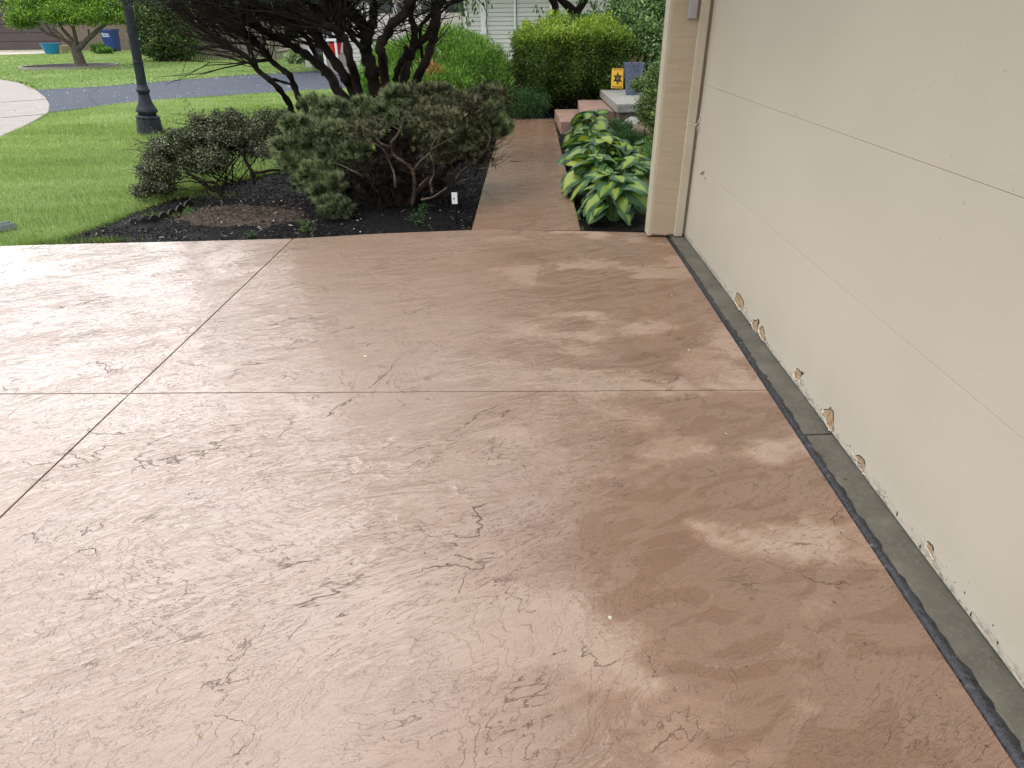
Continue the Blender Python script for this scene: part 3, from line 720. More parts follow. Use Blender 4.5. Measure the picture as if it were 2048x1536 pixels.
def pot(name, c, r0, r1, h, mat, label, group=None, rim=.05, n=28, cat_='flower pot'):
    e = empty(name, c, label, cat_, group)
    mb = MB(); mb.lathe([(r0, 0), (r1*.97, h*(1-rim)), (r1, h*(1-rim)), (r1*1.02, h), (r1*.9, h), (r1*.86, h*.9)], (c[0], c[1], c[2]), n); mb.build('pot', mat, e, smooth=False)
    mb = MB(); mb.lathe([(r1*.86, h*.88), (r1*.5, h*.9), (.01, h*.91)], (c[0], c[1], c[2]), n); mb.build('soil', M_earth, e)
    return e
M_red = simple('red_plastic', (.80, .028, .015), .4, .06, 3)
p = at(673, 108, 24.32)
rp = pot('flower_pot', (p.x, 24.33, zp+.002), .12, .21, .34, M_red, 'bright red pot full of purple flowers on the porch edge', 'red pots on the porch')
Pp, O = shell([(p.x, 24.33, zp+.40, .20, .2, .13)], 900, .5); 
M_petunia = leafmat('petunia', [(0, (.05, .01, .03)), (.4, (.10, .015, .05)), (.62, (.25, .03, .12)), (.8, (.03, .06, .02)), (1, (.06, .10, .03))])
foliage('flowers', [leafballs(Pp, O, 2, .02, .05, .045)], M_petunia, rp)
p2 = at(683, 80, 25.6)
rp2 = pot('flower_pot.001', (p2.x, 25.6, zp+.002), .15, .27, at(0, 56, 25.6).z-zp, M_red, 'taller red pot standing behind the flower pot near the door', 'red pots on the porch')

# ================================================================== far left: dark garage, fences, bin, pots
YD = 50.0
dh = empty('brown_house', (at(50, 90, YD).x, YD, 0), 'dark brown garage at the far end of the pale drive', 'house')
M_dbrown = simple('dark_brown_door_paint', (.075, .055, .055), .6, .12, 1)
mb = MB(); xa, xb = at(-260, 90, YD).x, at(126, 90, YD).x
for i in range(5):
    mb.box(xa, xb, YD, YD+.04, .02+i*.52, .52+i*.52)
mb.build('garage_door', M_dbrown, dh, bevel=.012)
mb = MB(); mb.box(xb, xb+.25, YD-.08, YD+.1, 0, 2.6); mb.build('post', simple('greyed_wood', (.28, .26, .24), .8), dh)
M_dwall = simple('brown_siding', (.10, .075, .06), .7, .1, 1)
mb = MB(); siding(mb, xa-5, xb+4, YD+.05, 2.62, 3.2); siding(mb, xb+.25, xb+4.5, YD+.05, 0, 2.62, .2); mb.box(xa-5, xb+4.5, YD+.12, YD+.3, 0, 3.2); mb.build('wall', M_dwall, dh)
mb = MB(); mb.add([(xa-6, YD-.7, 3.1), (xb+5, YD-.7, 3.1), (xb+5, YD+6, 6), (xa-6, YD+6, 6), (xa-6, YD-.7, 2.95), (xb+5, YD-.7, 2.95)], [(0, 1, 2, 3), (4, 5, 1, 0)]); mb.build('roof', M_shing, dh)

M_picket = simple('weathered_wood', (.21, .185, .16), .85, .35, 5, .5, 40, stretch=(6, 6, .6))
M_picketb = simple('brown_board', (.15, .115, .09), .85, .35, 5, .5, 40, stretch=(6, 6, .6))
def fence(name, a, b, h, mat, label, w=.13, gap=.02, dog=True, z=0., nposts=4):
    a = Vector((a[0], a[1], 0)); b = Vector((b[0], b[1], 0)); Ld = (b-a).length; d = (b-a).normalized(); q = Vector((-d.y, d.x, 0))
    e = empty(name, tuple((a+b)/2), label, 'fence'); mb = MB(); t = 0; rr = random.Random(3)
    while t < Ld:
        o0 = a+d*t; hh = h+rr.uniform(-.03, .03); o1 = o0+d*w; th = q*.02
        zs = hh-.08
        v = [o0, o1, o1+th, o0+th]; vs = [(x.x, x.y, -.05) for x in v] + [(x.x, x.y, zs) for x in v]
        m1 = (o0+o1)/2; vs += [(m1.x, m1.y, hh), ((m1+th).x, (m1+th).y, hh)]
        mb.add(vs, [(0, 1, 5, 4), (1, 2, 6, 5), (2, 3, 7, 6), (3, 0, 4, 7), (4, 5, 8), (6, 7, 9), (5, 6, 9, 8), (7, 4, 8, 9)])
        t += w+gap
    mb.build('picket_panel', mat, e)
    mb = MB()
    for zz_ in (.35, h-.4):
        p0, p1 = a+q*.03, b+q*.03
        mb.add([(p0.x, p0.y, zz_), (p1.x, p1.y, zz_), (p1.x+q.x*.05, p1.y+q.y*.05, zz_), (p0.x+q.x*.05, p0.y+q.y*.05, zz_),
                (p0.x, p0.y, zz_+.09), (p1.x, p1.y, zz_+.09), (p1.x+q.x*.05, p1.y+q.y*.05, zz_+.09), (p0.x+q.x*.05, p0.y+q.y*.05, zz_+.09)],
               [(0, 1, 5, 4), (1, 2, 6, 5), (2, 3, 7, 6), (3, 0, 4, 7), (0, 3, 2, 1), (4, 5, 6, 7)])
    mb.build('rail', mat, e)
    for k in range(nposts):
        c = a+d*(Ld*k/(nposts-1))+q*.14; mb = MB(); mb.box(c.x-.05, c.x+.05, c.y-.05, c.y+.05, -.05, h+.05); mb.build('post', mat, e)
    return e
f0 = at(385, 115, 34.5); f1 = at(572, 115, 34.0)
fence('picket_fence', (f0.x, 34.5), (f1.x, 34.0), 1.55, M_picket, 'grey weathered picket fence behind the far lawn', .085, .035)
f0 = at(128, 100, 49); f1 = at(300, 100, 47)
fence('board_fence', (f0.x, 49), (f1.x, 47), 1.5, M_picketb, 'brown board fence behind the blue bin', .2, .01)
rf = empty('rail_fence', (at(600, 100, 31).x, 31, 0), 'low round rail fence beside the grey pickets', 'fence')
mb = MB(); mb.tube([at(575, 86, 33), at(625, 76, 29.5), at(665, 72, 27.5)], .07, 8); mb.build('rail', M_picket, rf, smooth=True)
mb = MB(); mb.tube([at(555, 103, 33), at(600, 95, 30.5), at(650, 92, 28.5)], .07, 8); mb.build('rail', M_picket, rf, smooth=True)
for px, Y in ((546, 33), (606, 30.6)):
    c = at(px, 100, Y); mb = MB(); mb.box(c.x-.08, c.x+.08, Y-.08, Y+.08, -.05, 1.2); mb.build('post', M_picket, rf, bevel=.01)

# blue recycling bin
b0 = at(229, 103, 45.0); bx, by = b0.x, 45.0
bn = empty('recycling_bin', (bx, by, 0), 'dark blue wheeled recycling bin with white lettering by the fence', 'bin')
M_blue = simple('blue_plastic', (.012, .045, .22), .4, .1, 3)
k = 1.18
mb = MB(); wB, wT, dB, dT, hB = .24*k, .33*k, .26*k, .36*k, 1.0*k
mb.add([(bx-wB, by-dB, .04), (bx+wB, by-dB, .04), (bx+wB, by+dB, .04), (bx-wB, by+dB, .04), (bx-wT, by-dT, hB), (bx+wT, by-dT, hB), (bx+wT, by+dT, hB), (bx-wT, by+dT, hB)],
       [(0, 3, 2, 1), (4, 5, 6, 7), (0, 1, 5, 4), (1, 2, 6, 5), (2, 3, 7, 6), (3, 0, 4, 7)])
mb.build('body', M_blue, bn, bevel=.03)
mb = MB(); mb.box(bx-wT-.03, bx+wT+.03, by-dT-.04, by+dT+.04, hB-.06, hB+.02); mb.build('rim', M_blue, bn, bevel=.015)
mb = MB(); mb.box(bx-wT-.02, bx+wT+.02, by-dT-.02, by+dT+.05, hB+.021, hB+.08); mb.build('lid', simple('dark_blue_lid', (.02, .03, .07), .4), bn, bevel=.02)
for s in (-1, 1):
    mb = MB(); vs = []
    mb.tube([(bx+s*(wB+.0)-.03*s-.04, by-dB-.05, .14), (bx+s*(wB)-.03*s+.04, by-dB-.05, .14)], .13, 16); mb.build('wheel', simple('black_rubber', (.015, .015, .015), .8), bn)
def yface(z, d=.008): return by - (dB + (dT-dB)*(z-.04)/(hB-.04)) - d
M_print = simple('white_print', (.75, .80, .88), .5, .02)
mb = MB(); zc = hB-.20; cx = bx-.20
ring = [(cx+.075*math.cos(t)*r_, zc+.075*math.sin(t)*r_) for t in np.linspace(0, 6.283, 17)[:-1] for r_ in (1, .5)]
mb.add([(x, yface(z), z) for x, z in ring], [(2*i, 2*((i+1) % 16), 2*((i+1) % 16)+1, 2*i+1) for i in range(16)])
def bar(xa_, xb_, za, zb): mb.add([(xa_, yface(za), za), (xb_, yface(za), za), (xb_, yface(zb), zb), (xa_, yface(zb), zb)], [(0, 1, 2, 3)])
for i_, x_ in enumerate((.12, .19, .26, .33)): bar(cx+x_-.025, cx+x_+.02, zc-.01, zc+.05-(i_ % 2)*.015)
bar(cx+.10, cx+.36, zc-.065, zc-.03); bar(cx-.05, cx+.38, zc-.14, zc-.105)
mb.build('lettering', M_print, bn)

p = at(105, 106, 43.0)
tb = pot('plant_tub', (p.x, 43.0, -.02), .35, .52, .58, simple('turquoise_plastic', (.02, .22, .42), .4, .1), 'turquoise blue tub on the far lawn beside the tan pot', 'tubs by the far drive', .08)
p = at(130, 106, 44.5)
pot('plant_tub.001', (p.x, 44.5, -.02), .22, .40, .42, simple('tan_clay', (.50, .36, .22), .7, .1), 'round tan bowl next to the turquoise tub', 'tubs by the far drive', .1)

# ================================================================== lamp post
lp0 = G(301, 264); lp1 = at(253, 0, lp0.y)
lp = bpy.data.objects.new('lamp_post', None); C.objects.link(lp); lp.location = (lp0.x, lp0.y, -.02)
dvec = (lp1-lp0).normalized(); lp.rotation_euler = dvec.to_track_quat('Z', 'Y').to_euler()
tag(lp, 'dark grey leaning lamp post with a flared base on the near lawn', 'lamp post')
M_lamp = simple('weathered_grey_metal', (.020, .025, .036), .6, .5, 9, .3, 60, spec=.3)
def loc(mb, name, mat, parent, **k):
    o = mb.build(name, mat, None, **k); o.parent = parent; return o
mb = MB(); mb.lathe([(.192, -.03), (.190, .01), (.168, .225), (.170, .232), (.178, .238), (.178, .252), (.160, .262), (.150, .275)], (0, 0, 0), 12)
loc(mb, 'base', M_lamp, lp)
mb = MB(); mb.lathe([(.130, .27), (.128, .30), (.150, .318), (.157, .335), (.150, .355), (.128, .39), (.104, .44), (.087, .50), (.079, .56), (.080, .60), (.094, .603), (.096, .645), (.080, .65), (.078, .69), (.070, .70)], (0, 0, 0), 32)
loc(mb, 'flared_neck', M_lamp, lp, smooth=True)
fl_ = []; nf = 16
mb = MB(); prof = []
ang = [2*math.pi*j/(nf*2) for j in range(nf*2)]
vs = []
for z in (.69, 1.02): 
    vs += [((.068 if j % 2 else .061)*math.cos(a_), (.068 if j % 2 else .061)*math.sin(a_), z) for j, a_ in enumerate(ang)]
mb.add(vs, [(j, (j+1) % (2*nf), 2*nf+(j+1) % (2*nf), 2*nf+j) for j in range(2*nf)])
vs = [( (.064 if j % 2 else .057)*math.cos(a_), (.064 if j % 2 else .057)*math.sin(a_), z) for z in (1.02, 2.35) for j, a_ in enumerate(ang)]
mb.add(vs, [(j, (j+1) % (2*nf), 2*nf+(j+1) % (2*nf), 2*nf+j) for j in range(2*nf)])
loc(mb, 'fluted_pole', M_lamp, lp)
mb = MB(); mb.lathe([(.066, 1.005), (.073, 1.012), (.073, 1.028), (.066, 1.035)], (0, 0, 0), 32); loc(mb, 'seam_ring', M_lamp, lp)
mb = MB(); mb.lathe([(.05, 2.33), (.10, 2.36), (.11, 2.40), (.04, 2.42)], (0, 0, 0), 20); loc(mb, 'lantern_base', M_lamp, lp); mb = MB(); mb.lathe([(.17, 2.72), (.19, 2.74), (.05, 2.86), (.012, 2.95)], (0, 0, 0), 20); loc(mb, 'lantern_cap', M_lamp, lp)
mb = MB(); mb.lathe([(.09, 2.41), (.15, 2.72)], (0, 0, 0), 20); loc(mb, 'lantern_glass', simple('frosted_glass', (.7, .7, .68), .3), lp)

# ================================================================== steps, landing, planter, sign
M_step = simple('pink_step_concrete', (.30, .195, .155), .5, .25, 6, .4, 60)
M_stone = simple('grey_cap_stone', (.27, .265, .245), .75, .35, 22, .5, 60)
s1a, s1b = G(1110, 221, .14), G(1120, 238, .14)
mb = MB(); mb.prism([(.575, 10.45), (6, 10.45), (6, 11.95), (.545, 11.95)], -.1, .14); st1 = mb.build('step', M_step, None, bevel=.012); tag(st1, 'lowest pink concrete step beside the end of the walkway', 'step', 'pink front steps')
q = G(1160, 222, .28)
mb = MB(); mb.prism([(q.x, q.y), (6, q.y), (6, 11.99), (G(1158, 203, .28).x, 11.99)], .1405, .28); st2 = mb.build('step.001', M_step, None, bevel=.012); tag(st2, 'upper pink concrete step just below the grey stone landing', 'step', 'pink front steps')
q = G(1234, 208, .42); q2 = G(1202, 179, .42)
ld = empty('landing', (q.x+1, q.y+1, 0), 'grey stone landing slab on a rough stone base behind the hostas', 'landing')
mb = MB(); mb.prism([(q.x, q.y), (6, q.y), (6, q2.y), (q2.x-.02, q2.y)], .30, .42); mb.build('slab', M_stone, ld, bevel=.01)
mb = MB(); mb.prism([(q.x+.06, q.y+.05), (5.9, q.y+.05), (5.9, 10.44), (q.x+.06, 10.44)], -.1, .299); mb.build('base', simple('rubble_stone', (.16, .14, .11), .85, .5, 7, 1, 20), ld)
def rock(name, c, s, label, mat, seed):
    bm = bmesh.new(); bmesh.ops.create_icosphere(bm, subdivisions=4, radius=1); me = bpy.data.meshes.new(name)
    P = np.array([v.co for v in bm.verts]); d = 1+.22*hashnoise(P, 1.9, seed)+.09*hashnoise(P, 5, seed+1)+.03*hashnoise(P, 14, seed+2)
    for v, k_ in zip(bm.verts, d): v.co = Vector((c[0]+v.co.x*s[0]*k_, c[1]+v.co.y*s[1]*k_, c[2]+v.co.z*s[2]*k_))
    bm.to_mesh(me); bm.free(); me.polygons.foreach_set('use_smooth', [True]*len(me.polygons))
    return tag(link(name, me, mat), label, 'rock')
M_rock = simple('tan_rock', (.20, .155, .10), .85, .5, 6, 1, 30)
c = at(1302, 270, 9.2); rock('rock', (c.x, 9.2, .16), (.24, .2, .22), 'tan boulder below the stone landing beside the garage corner', M_rock, 3)
c = at(1262, 258, 9.6); rock('rock.001', (c.x, 9.6, .14), (.13, .14, .14), 'smaller grey stone under the landing edge', M_stone, 6)
M_planter = simple('speckled_blue_glaze', (.06, .09, .16), .45, .3, 40, .4, 60, c2=(.16, .20, .30))
p = at(1263, 181, 11.3)
plp = pot('planter', (p.x+.01, 11.3, .421), .098, .162, at(0, 138, 11.3).z-.42, M_planter, 'speckled grey blue planter with bare stalks on the stone landing', None, .08, cat_='planter')
mb = MB(); rr = random.Random(9)
for i in range(46):
    a0 = rr.uniform(0, 6.28); r_ = rr.uniform(0, .11); b_ = Vector((p.x+r_*math.cos(a0), 11.3+r_*math.sin(a0), .68)); tpt = b_+Vector((rr.gauss(0, .10), rr.gauss(0, .08), rr.uniform(.10, .34)))
    mb.tube([b_, (b_+tpt)/2+Vector((rr.gauss(0, .02), 0, 0)), tpt], [.003, .0025, .0012], 4)
mb.build('stalks', simple('dry_stalk', (.20, .13, .08), .8, .4), plp)
# sign
sp0 = at(1222, 177, 11.75); sg = empty('warning_sign', (sp0.x+.09, 11.75, .42), 'yellow sign with a black six pointed star beside the blue planter', 'sign')
M_yel = simple('yellow_sign', (.72, .42, .03), .45, .08, 8); M_blk = simple('black_print', (.012, .012, .012), .5, .1)
tl, tr_, bl_, br_ = at(1224, 137, 11.75), at(1247, 137, 11.72), at(1222, 176, 11.7), at(1246, 177, 11.68)
def sgp(u, v, d=0.):
    a_ = bl_.lerp(br_, u); b2 = tl.lerp(tr_, u); r_ = a_.lerp(b2, v); return (r_.x, r_.y-d, r_.z)
mb = MB(); fr_ = [sgp(*uv) for uv in ((0, 0), (1, 0), (1, 1), (0, 1))]; bk = [sgp(*uv, -.012) for uv in ((0, 0), (1, 0), (1, 1), (0, 1))]
mb.add(fr_+bk, [(0, 1, 2, 3), (7, 6, 5, 4), (0, 4, 5, 1), (1, 5, 6, 2), (2, 6, 7, 3), (3, 7, 4, 0)]); mb.build('plate', M_yel, sg)
mb = MB(); n_ = 12; sv_ = [sgp(.52+(.43 if i % 2 == 0 else .22)*math.sin(2*math.pi*i/n_), .50+(.34 if i % 2 == 0 else .17)*math.cos(2*math.pi*i/n_), .003) for i in range(n_)]+[sgp(.52, .5, .003)]
mb.add(sv_, [(i, (i+1) % n_, n_) for i in range(n_)]); mb.build('star', M_blk, sg)
mb = MB(); sv_ = [sgp(.52+.13*math.sin(2*math.pi*i/16), .51+.10*math.cos(2*math.pi*i/16), .005) for i in range(16)]+[sgp(.52, .51, .005)]
mb.add(sv_, [(i, (i+1) % 16, 16) for i in range(16)]); mb.build('star_centre', simple('dull_gold', (.16, .12, .04), .5), sg)
mb = MB()
def sbar(u0, u1, v0, v1): mb.add([sgp(u0, v0, .003), sgp(u1, v0, .003), sgp(u1, v1, .003), sgp(u0, v1, .003)], [(0, 1, 2, 3)])
for i in range(8): sbar(.10+i*.10, .165+i*.10, .925, .965)
for i in range(8): sbar(.08+i*.107, .155+i*.107, .045, .095)
mb.build('print', M_blk, sg)

# landscape light with a white label
gl = G(913, 441); lt = empty('path_light', (gl.x, gl.y, -.03), 'black stake light with a white label in the mulch by the walkway', 'garden light')
M_blkp = simple('black_plastic', (.004, .004, .0045), .7, .2, spec=.2)
yl = gl.y; top_ = at(905, 345, yl)
mb = MB(); mb.tube([(gl.x, yl, -.05), (at(908, 380, yl).x, yl, at(908, 380, yl).z), (at(904, 362, yl).x, yl, at(904, 362, yl).z)], .012, 8); mb.build('stake', M_blkp, lt)
a = at(890, 375, yl); b = at(912, 342, yl); mb = MB(); mb.box(a.x+.02, b.x-.01, yl-.02, yl+.04, a.z, b.z-.02); mb.build('lamp_head', M_blkp, lt, bevel=.006)
a = at(904, 408, yl-.02); b = at(914, 385, yl-.02); mb = MB(); mb.box(a.x, b.x, yl-.018, yl-.0145, a.z, b.z); lb = mb.build('label', simple('white_label', (.72, .76, .80), .4, .03), lt)
mb = MB(); zc = (a.z+b.z)/2-.004; xc = (a.x+b.x)/2-.004
for dx_, dz_, s_ in ((-.004, 0, .006), (.004, .006, .004), (0, -.009, .004)): mb.add([(xc+dx_-s_, yl-.0192, zc+dz_-s_), (xc+dx_+s_, yl-.0192, zc+dz_-s_*.4), (xc+dx_+s_*.5, yl-.0192, zc+dz_+s_), (xc+dx_-s_, yl-.0192, zc+dz_+s_*.7)], [(0, 1, 2, 3)])
mb.build('print', simple('blue_print', (.03, .12, .45), .5), lb)

# scalloped edging and the downspout end
mb = MB(); eg = [(258, 443), (278, 441), (298, 438), (318, 433), (336, 427), (352, 420), (368, 411), (386, 402)]
for (xa_, ya_), (xb_, yb_) in zip(eg[:-1], eg[1:]):
    a, b = G(xa_, ya_), G(xb_, yb_); a.z = b.z = -.03; d = b-a; L_ = d.length; t_ = d.normalized(); q = Vector((-t_.y, t_.x, 0))*.012
    arc = [a+d*u+Vector((0, 0, .012+.042*math.sin(math.pi*min(max(u, .02), .98))**.6)) for u in np.linspace(0, 1, 9)]
    fr_ = [a-Vector((0, 0, .04))]+arc+[b-Vector((0, 0, .04))]; n_ = len(fr_)
    mb.add([tuple(v) for v in fr_]+[tuple(v+q) for v in fr_], [tuple(range(n_)), tuple(range(2*n_-1, n_-1, -1))]+[(i, n_+i, n_+(i+1) % n_, (i+1) % n_) for i in range(n_)])
tag(mb.build('scalloped_edging', simple('black_edging', (.012, .014, .012), .55, .4, 20)), 'black scalloped plastic edging half buried in the mulch bed', 'garden edging')
a = G(-22, 460); b = G(27, 449); d = (b-a).normalized(); q = Vector((-d.y, d.x, 0))
mb = MB(); prof = [(-.05, .045), (-.05, .0), (.05, .0), (.05, .045), (.046, .045), (.046, .004), (-.046, .004), (-.046, .045)]
vs = [tuple(e_+q*u+Vector((0, 0, v_-.02))) for e_ in (a, b) for u, v_ in prof]
mb.add(vs, [(i, (i+1) % 8, 8+(i+1) % 8, 8+i) for i in range(8)]+[tuple(range(7, -1, -1)), tuple(range(8, 16))])
tag(mb.build('downspout_end', simple('grey_sheet_metal', (.30, .33, .38), .4, .2, 20, metal=.4)), 'short grey metal trough lying in the grass by the driveway edge', 'gutter trough')
# tree ring edging on the far lawn
ctr = G(160, 134); rx_, ry_ = 1.8, 1.7
tp = [(ctr.x+rx_*math.cos(t)-.6, ctr.y+ry_*math.sin(t)+.3) for t in np.linspace(0, 6.283, 41)[:-1]]
mb = MB()
n_ = len(tp); inn = [(ctr.x-.6+(x-ctr.x+.6)*.945, ctr.y+.3+(y-ctr.y-.3)*.945) for x, y in tp]
mb.add([(x, y, .06) for x, y in tp]+[(x, y, .06) for x, y in inn]+[(x, y, -.05) for x, y in tp]+[(x, y, -.05) for x, y in inn],
       [(i, (i+1) % n_, n_+(i+1) % n_, n_+i) for i in range(n_)]+[(2*n_+i, 2*n_+(i+1) % n_, (i+1) % n_, i) for i in range(n_)]+[(n_+i, n_+(i+1) % n_, 3*n_+(i+1) % n_, 3*n_+i) for i in range(n_)])
tag(mb.build('tree_ring', M_conc), 'low pale concrete ring around the small green tree', 'edging')
mb = MB(); mb.prism(inn, -.05, .02); tag(mb.build('tree_ring_bed', M_mulch), kind='structure')

# ================================================================== plants
def m_bark(name, lo, hi, sc_=18):
    g = NG(name); v = g.mapping(scale=(1, 1, .35)); f = g.noise(sc_, 7, .7, v)
    g.set(color=g.ramp(f, [(.3, lo), (.7, hi)]), rough=.9, spec=.15); g.bump(f, 1, .02); return g.m
M_bark = m_bark('dark_bark', (.006, .0045, .004), (.026, .018, .014))
M_barkg = m_bark('grey_bark', (.030, .022, .016), (.15, .115, .085), 45)
M_barkr = m_bark('brown_bark', (.009, .006, .0045), (.034, .023, .017), 40)
M_twig = m_bark('twig_bark', (.010, .007, .006), (.036, .026, .021))

# ---- big multi stemmed juniper, its crown above the picture
YT = 7.6
jt = empty('juniper_tree', (at(800, 350, 7.4).x, 7.4, 0), 'dark many stemmed juniper tree leaning over the lawn', 'tree')
stems = [
 ([(790, 330), (620, 235), (600, 201), (590, 176), (579, 150), (567, 141), (542, 121), (532, 105), (516, 86), (497, 68), (477, 49), (430, 12), (380, -30)], 9, 4, .2),
 ([(780, 330), (600, 240), (581, 211), (563, 184), (542, 162), (516, 141), (497, 117), (469, 98), (438, 84), (405, 59), (360, 25), (300, -20)], 8.5, 3, -.3),
 ([(514, 137), (505, 109), (489, 78), (485, 49), (470, 0)], 4.5, 3, -.3),
 ([(581, 168), (562, 163), (546, 158)], 3, 3.5, -.05),
 ([(800, 330), (690, 200), (665, 158), (643, 133), (614, 111), (594, 98), (567, 82), (536, 68), (508, 47), (477, 31), (400, -20)], 14, 5, .3),
 ([(805, 330), (710, 190), (688, 150), (665, 117), (649, 94), (630, 64), (604, 45), (555, 29), (480, -15)], 14, 6, 0),
 ([(650, 150), (639, 125), (628, 102), (612, 74), (594, 59), (555, 39), (500, 5)], 8, 4, .4),
 ([(800, 330), (722, 200), (710, 150), (700, 121), (692, 84), (682, 68), (659, 53), (633, 45), (600, 22), (560, -20)], 12, 6, -.2),
 ([(692, 84), (684, 68), (688, 50), (690, 20), (692, -20)], 5, 4, -.1),
 ([(810, 330), (755, 190), (744, 141), (735, 114), (731, 91), (733, 74), (721, 44), (707, 26), (691, 10), (665, -30)], 19, 10, .1),
 ([(734, 84), (739, 60), (746, 45), (747, 20), (746, 0), (742, -40)], 13, 8, .1),
 ([(728, 96), (718, 90), (700, 69), (684, 46), (680, 20), (672, -20)], 7, 3, -.1),
 ([(812, 330), (775, 200), (767, 141), (765, 112), (759, 91), (774, 70), (783, 49), (804, 33), (816, 14), (826, 0), (845, -35)], 12, 9, -.25),
 ([(757, 97), (761, 86), (760, 80)], 8, 5, -.25),
 ([(818, 330), (805, 200), (812, 142), (816, 123), (826, 98), (829, 58), (823, 40), (821, 14), (823, -20)], 13, 6, .15),
 ([(826, 98), (841, 84), (858, 67), (869, 35), (876, 14), (886, 0), (900, -35)], 9, 7, .15),
 ([(822, 112), (813, 104), (812, 92)], 8, 5, .15),
 ([(791, 160), (796, 138), (805, 120), (814, 104)], 8, 8, .15),
 ([(825, 330), (830, 180), (839, 146), (853, 120), (862, 91), (870, 62), (874, 35), (872, 10), (870, -35)], 11, 9, -.1),
 ([(875, 32), (887, 20), (900, 9), (915, 2), (930, -10)], 3, 2, -.1),
 ([(846, 125), (840, 60), (852, 40), (868, 20), (885, -10)], 4, 6, .25),
]
tr = MB(); tips = []; ps = []
base_c = Vector((at(810, 330, 7.3).x, 7.3, -.05))
for pts, r0, r1, off in stems:
    w3 = []; n_ = len(pts)
    for i, (x, y) in enumerate(pts):
        t = i/(n_-1); root = pts[0][1] == 330
        Y = YT+off*(min(1, t*2.5) if root else 1)+.05*math.sin(i*2.1+off*9)+(.5*off*t)
        if root and i == 0: w3.append(base_c+Vector((off*.5, off*.6, 0))); continue
        w3.append(at(x, y, Y))
    cp = curve_pts(w3, 4); m_ = len(cp)
    rr = [(r0+(r1-r0)*i/(m_-1))*YT*.74/FPX*(1+.13*math.sin(i*1.9+r0)+.09*math.sin(i*4.7+off*8)) for i in range(m_)]
    tr.tube(cp, rr, 10); ps.append((cp, rr, pts))
tr.build('trunk', M_bark, jt, smooth=True)
# fine branching, sweeping to the upper left from the leaning stems
lines = []; rr = random.Random(21); leaftips = []
leftst = [0, 1, 2, 4, 5, 6, 7, 9, 11]
for k in range(880):
    cp, rad, pts = ps[rr.choice(leftst)]
    i = rr.randrange(int(len(cp)*.48), len(cp)); s0 = cp[i]
    ln = rr.uniform(.35, 1.5); dx = -rr.uniform(.55, 1.0); dz = rr.uniform(.10, .75); dy = rr.gauss(0, .28)
    if rr.random() < .18: dx = -rr.uniform(-.3, .5); dz = rr.uniform(.5, 1)
    d = Vector((dx, dy, dz)).normalized(); p = s0.copy(); q = [p.copy()]
    for s in range(5):
        d = (d+Vector((rr.gauss(0, .13), rr.gauss(0, .13), rr.gauss(.03, .12)))).normalized(); p = p+d*ln/5; q.append(p.copy())
    if CR is not None and q[-1].x < at(215, 40, q[-1].y).x: continue
    r0 = min(rad[i]*.45, rr.uniform(.004, .010)); lines.append((q, r0, .0016)); leaftips.append((q[-1], d))
    if rr.random() < .7:
        s2 = q[2]; d2 = (d+Vector((rr.gauss(0, .4), rr.gauss(0, .4), rr.gauss(0, .4)))).normalized(); l2 = ln*.5
        lines.append(([s2, s2+d2*l2*.5, s2+d2*l2+Vector((0, 0, .03))], .0035, .0012)); leaftips.append((s2+d2*l2, d2))
for k in range(330):
    cp, rad, pts = ps[rr.choice([8, 9, 10, 12, 14, 15, 18, 19, 11])]
    i = rr.randrange(int(len(cp)*.45), len(cp)); s0 = cp[i]
    ln = rr.uniform(.15, .75); d = Vector((rr.gauss(0, .8), rr.gauss(0, .5), rr.uniform(-.05, 1))).normalized(); p = s0.copy(); q = [p.copy()]
    for s in range(5):
        d = (d+Vector((rr.gauss(0, .25), rr.gauss(0, .25), rr.gauss(.02, .2)))).normalized(); p = p+d*ln/5; q.append(p.copy())
    lines.append((q, rr.uniform(.003, .009), .0014))
twigs_mesh(lines, 4).build('branches', M_twig, jt)
# crown: foliage carried above the picture, airy at the left
xj0 = at(560, 0, 7.6)
cr_el = []
for px, el, rx, rz, Y in ((590, 4.6, .42, .22, 7.6), (650, 4.8, .5, .24, 7.9), (720, 4.6, .5, .24, 7.5), (790, 4.8, .5, .24, 7.8), (860, 4.7, .5, .24, 7.6), (930, 5.2, .45, .24, 7.8), (985, 6.0, .4, .24, 7.7), (830, 7, .6, .3, 7.9), (920, 8.5, .6, .3, 7.8), (640, 12.5, .75, .45, 7.8), (640, 8, .5, .22, 7.3), (690, 15, .9, .6, 7.4), (700, 9.5, .7, .35, 8.1),
                          (780, 17, .9, .65, 7.6), (800, 10.5, .7, .35, 7.3), (860, 16, .85, .6, 7.9), (900, 12, .7, .4, 7.6), (960, 14, .75, .5, 7.7), (760, 22, .8, .5, 7.6), (860, 23, .7, .4, 7.6), (1000, 9.5, .5, .25, 7.9)):
    x = (px-1048)/1472*Y; z = H+math.tan(R(el))*Y; cr_el.append((x, Y, z, rx, rx*.8, rz))
P, O = shell(cr_el, 8200, .55, .2, 3, freq=6)
M_jun = leafmat('juniper_foliage', [(0, (.016, .035, .018)), (.5, (.032, .062, .030)), (.85, (.055, .095, .042)), (1, (.10, .08, .045))], .6, .12)
CRN = 1
V1 = tufts(P, O+np.array([-.1, 0, .5]), 15, .095, .011, .75)
kk = np.array([[p.x, p.y, p.z] for p, d in leaftips if p.z > H+.16]); dd = np.array([[d.x, d.y, d.z] for p, d in leaftips if p.z > H+.16])
V2 = tufts(kk, dd, 10, .07, .008, .7)
xb = np.array([tuple(at(rr.uniform(240, 660), rr.uniform(-45, 12)-abs(rr.gauss(0, 10)), rr.uniform(7.1, 8.3))) for _ in range(420)])
V3 = tufts(xb, np.tile([-.6, 0, .5], (420, 1)), 14, .09, .010, .7)
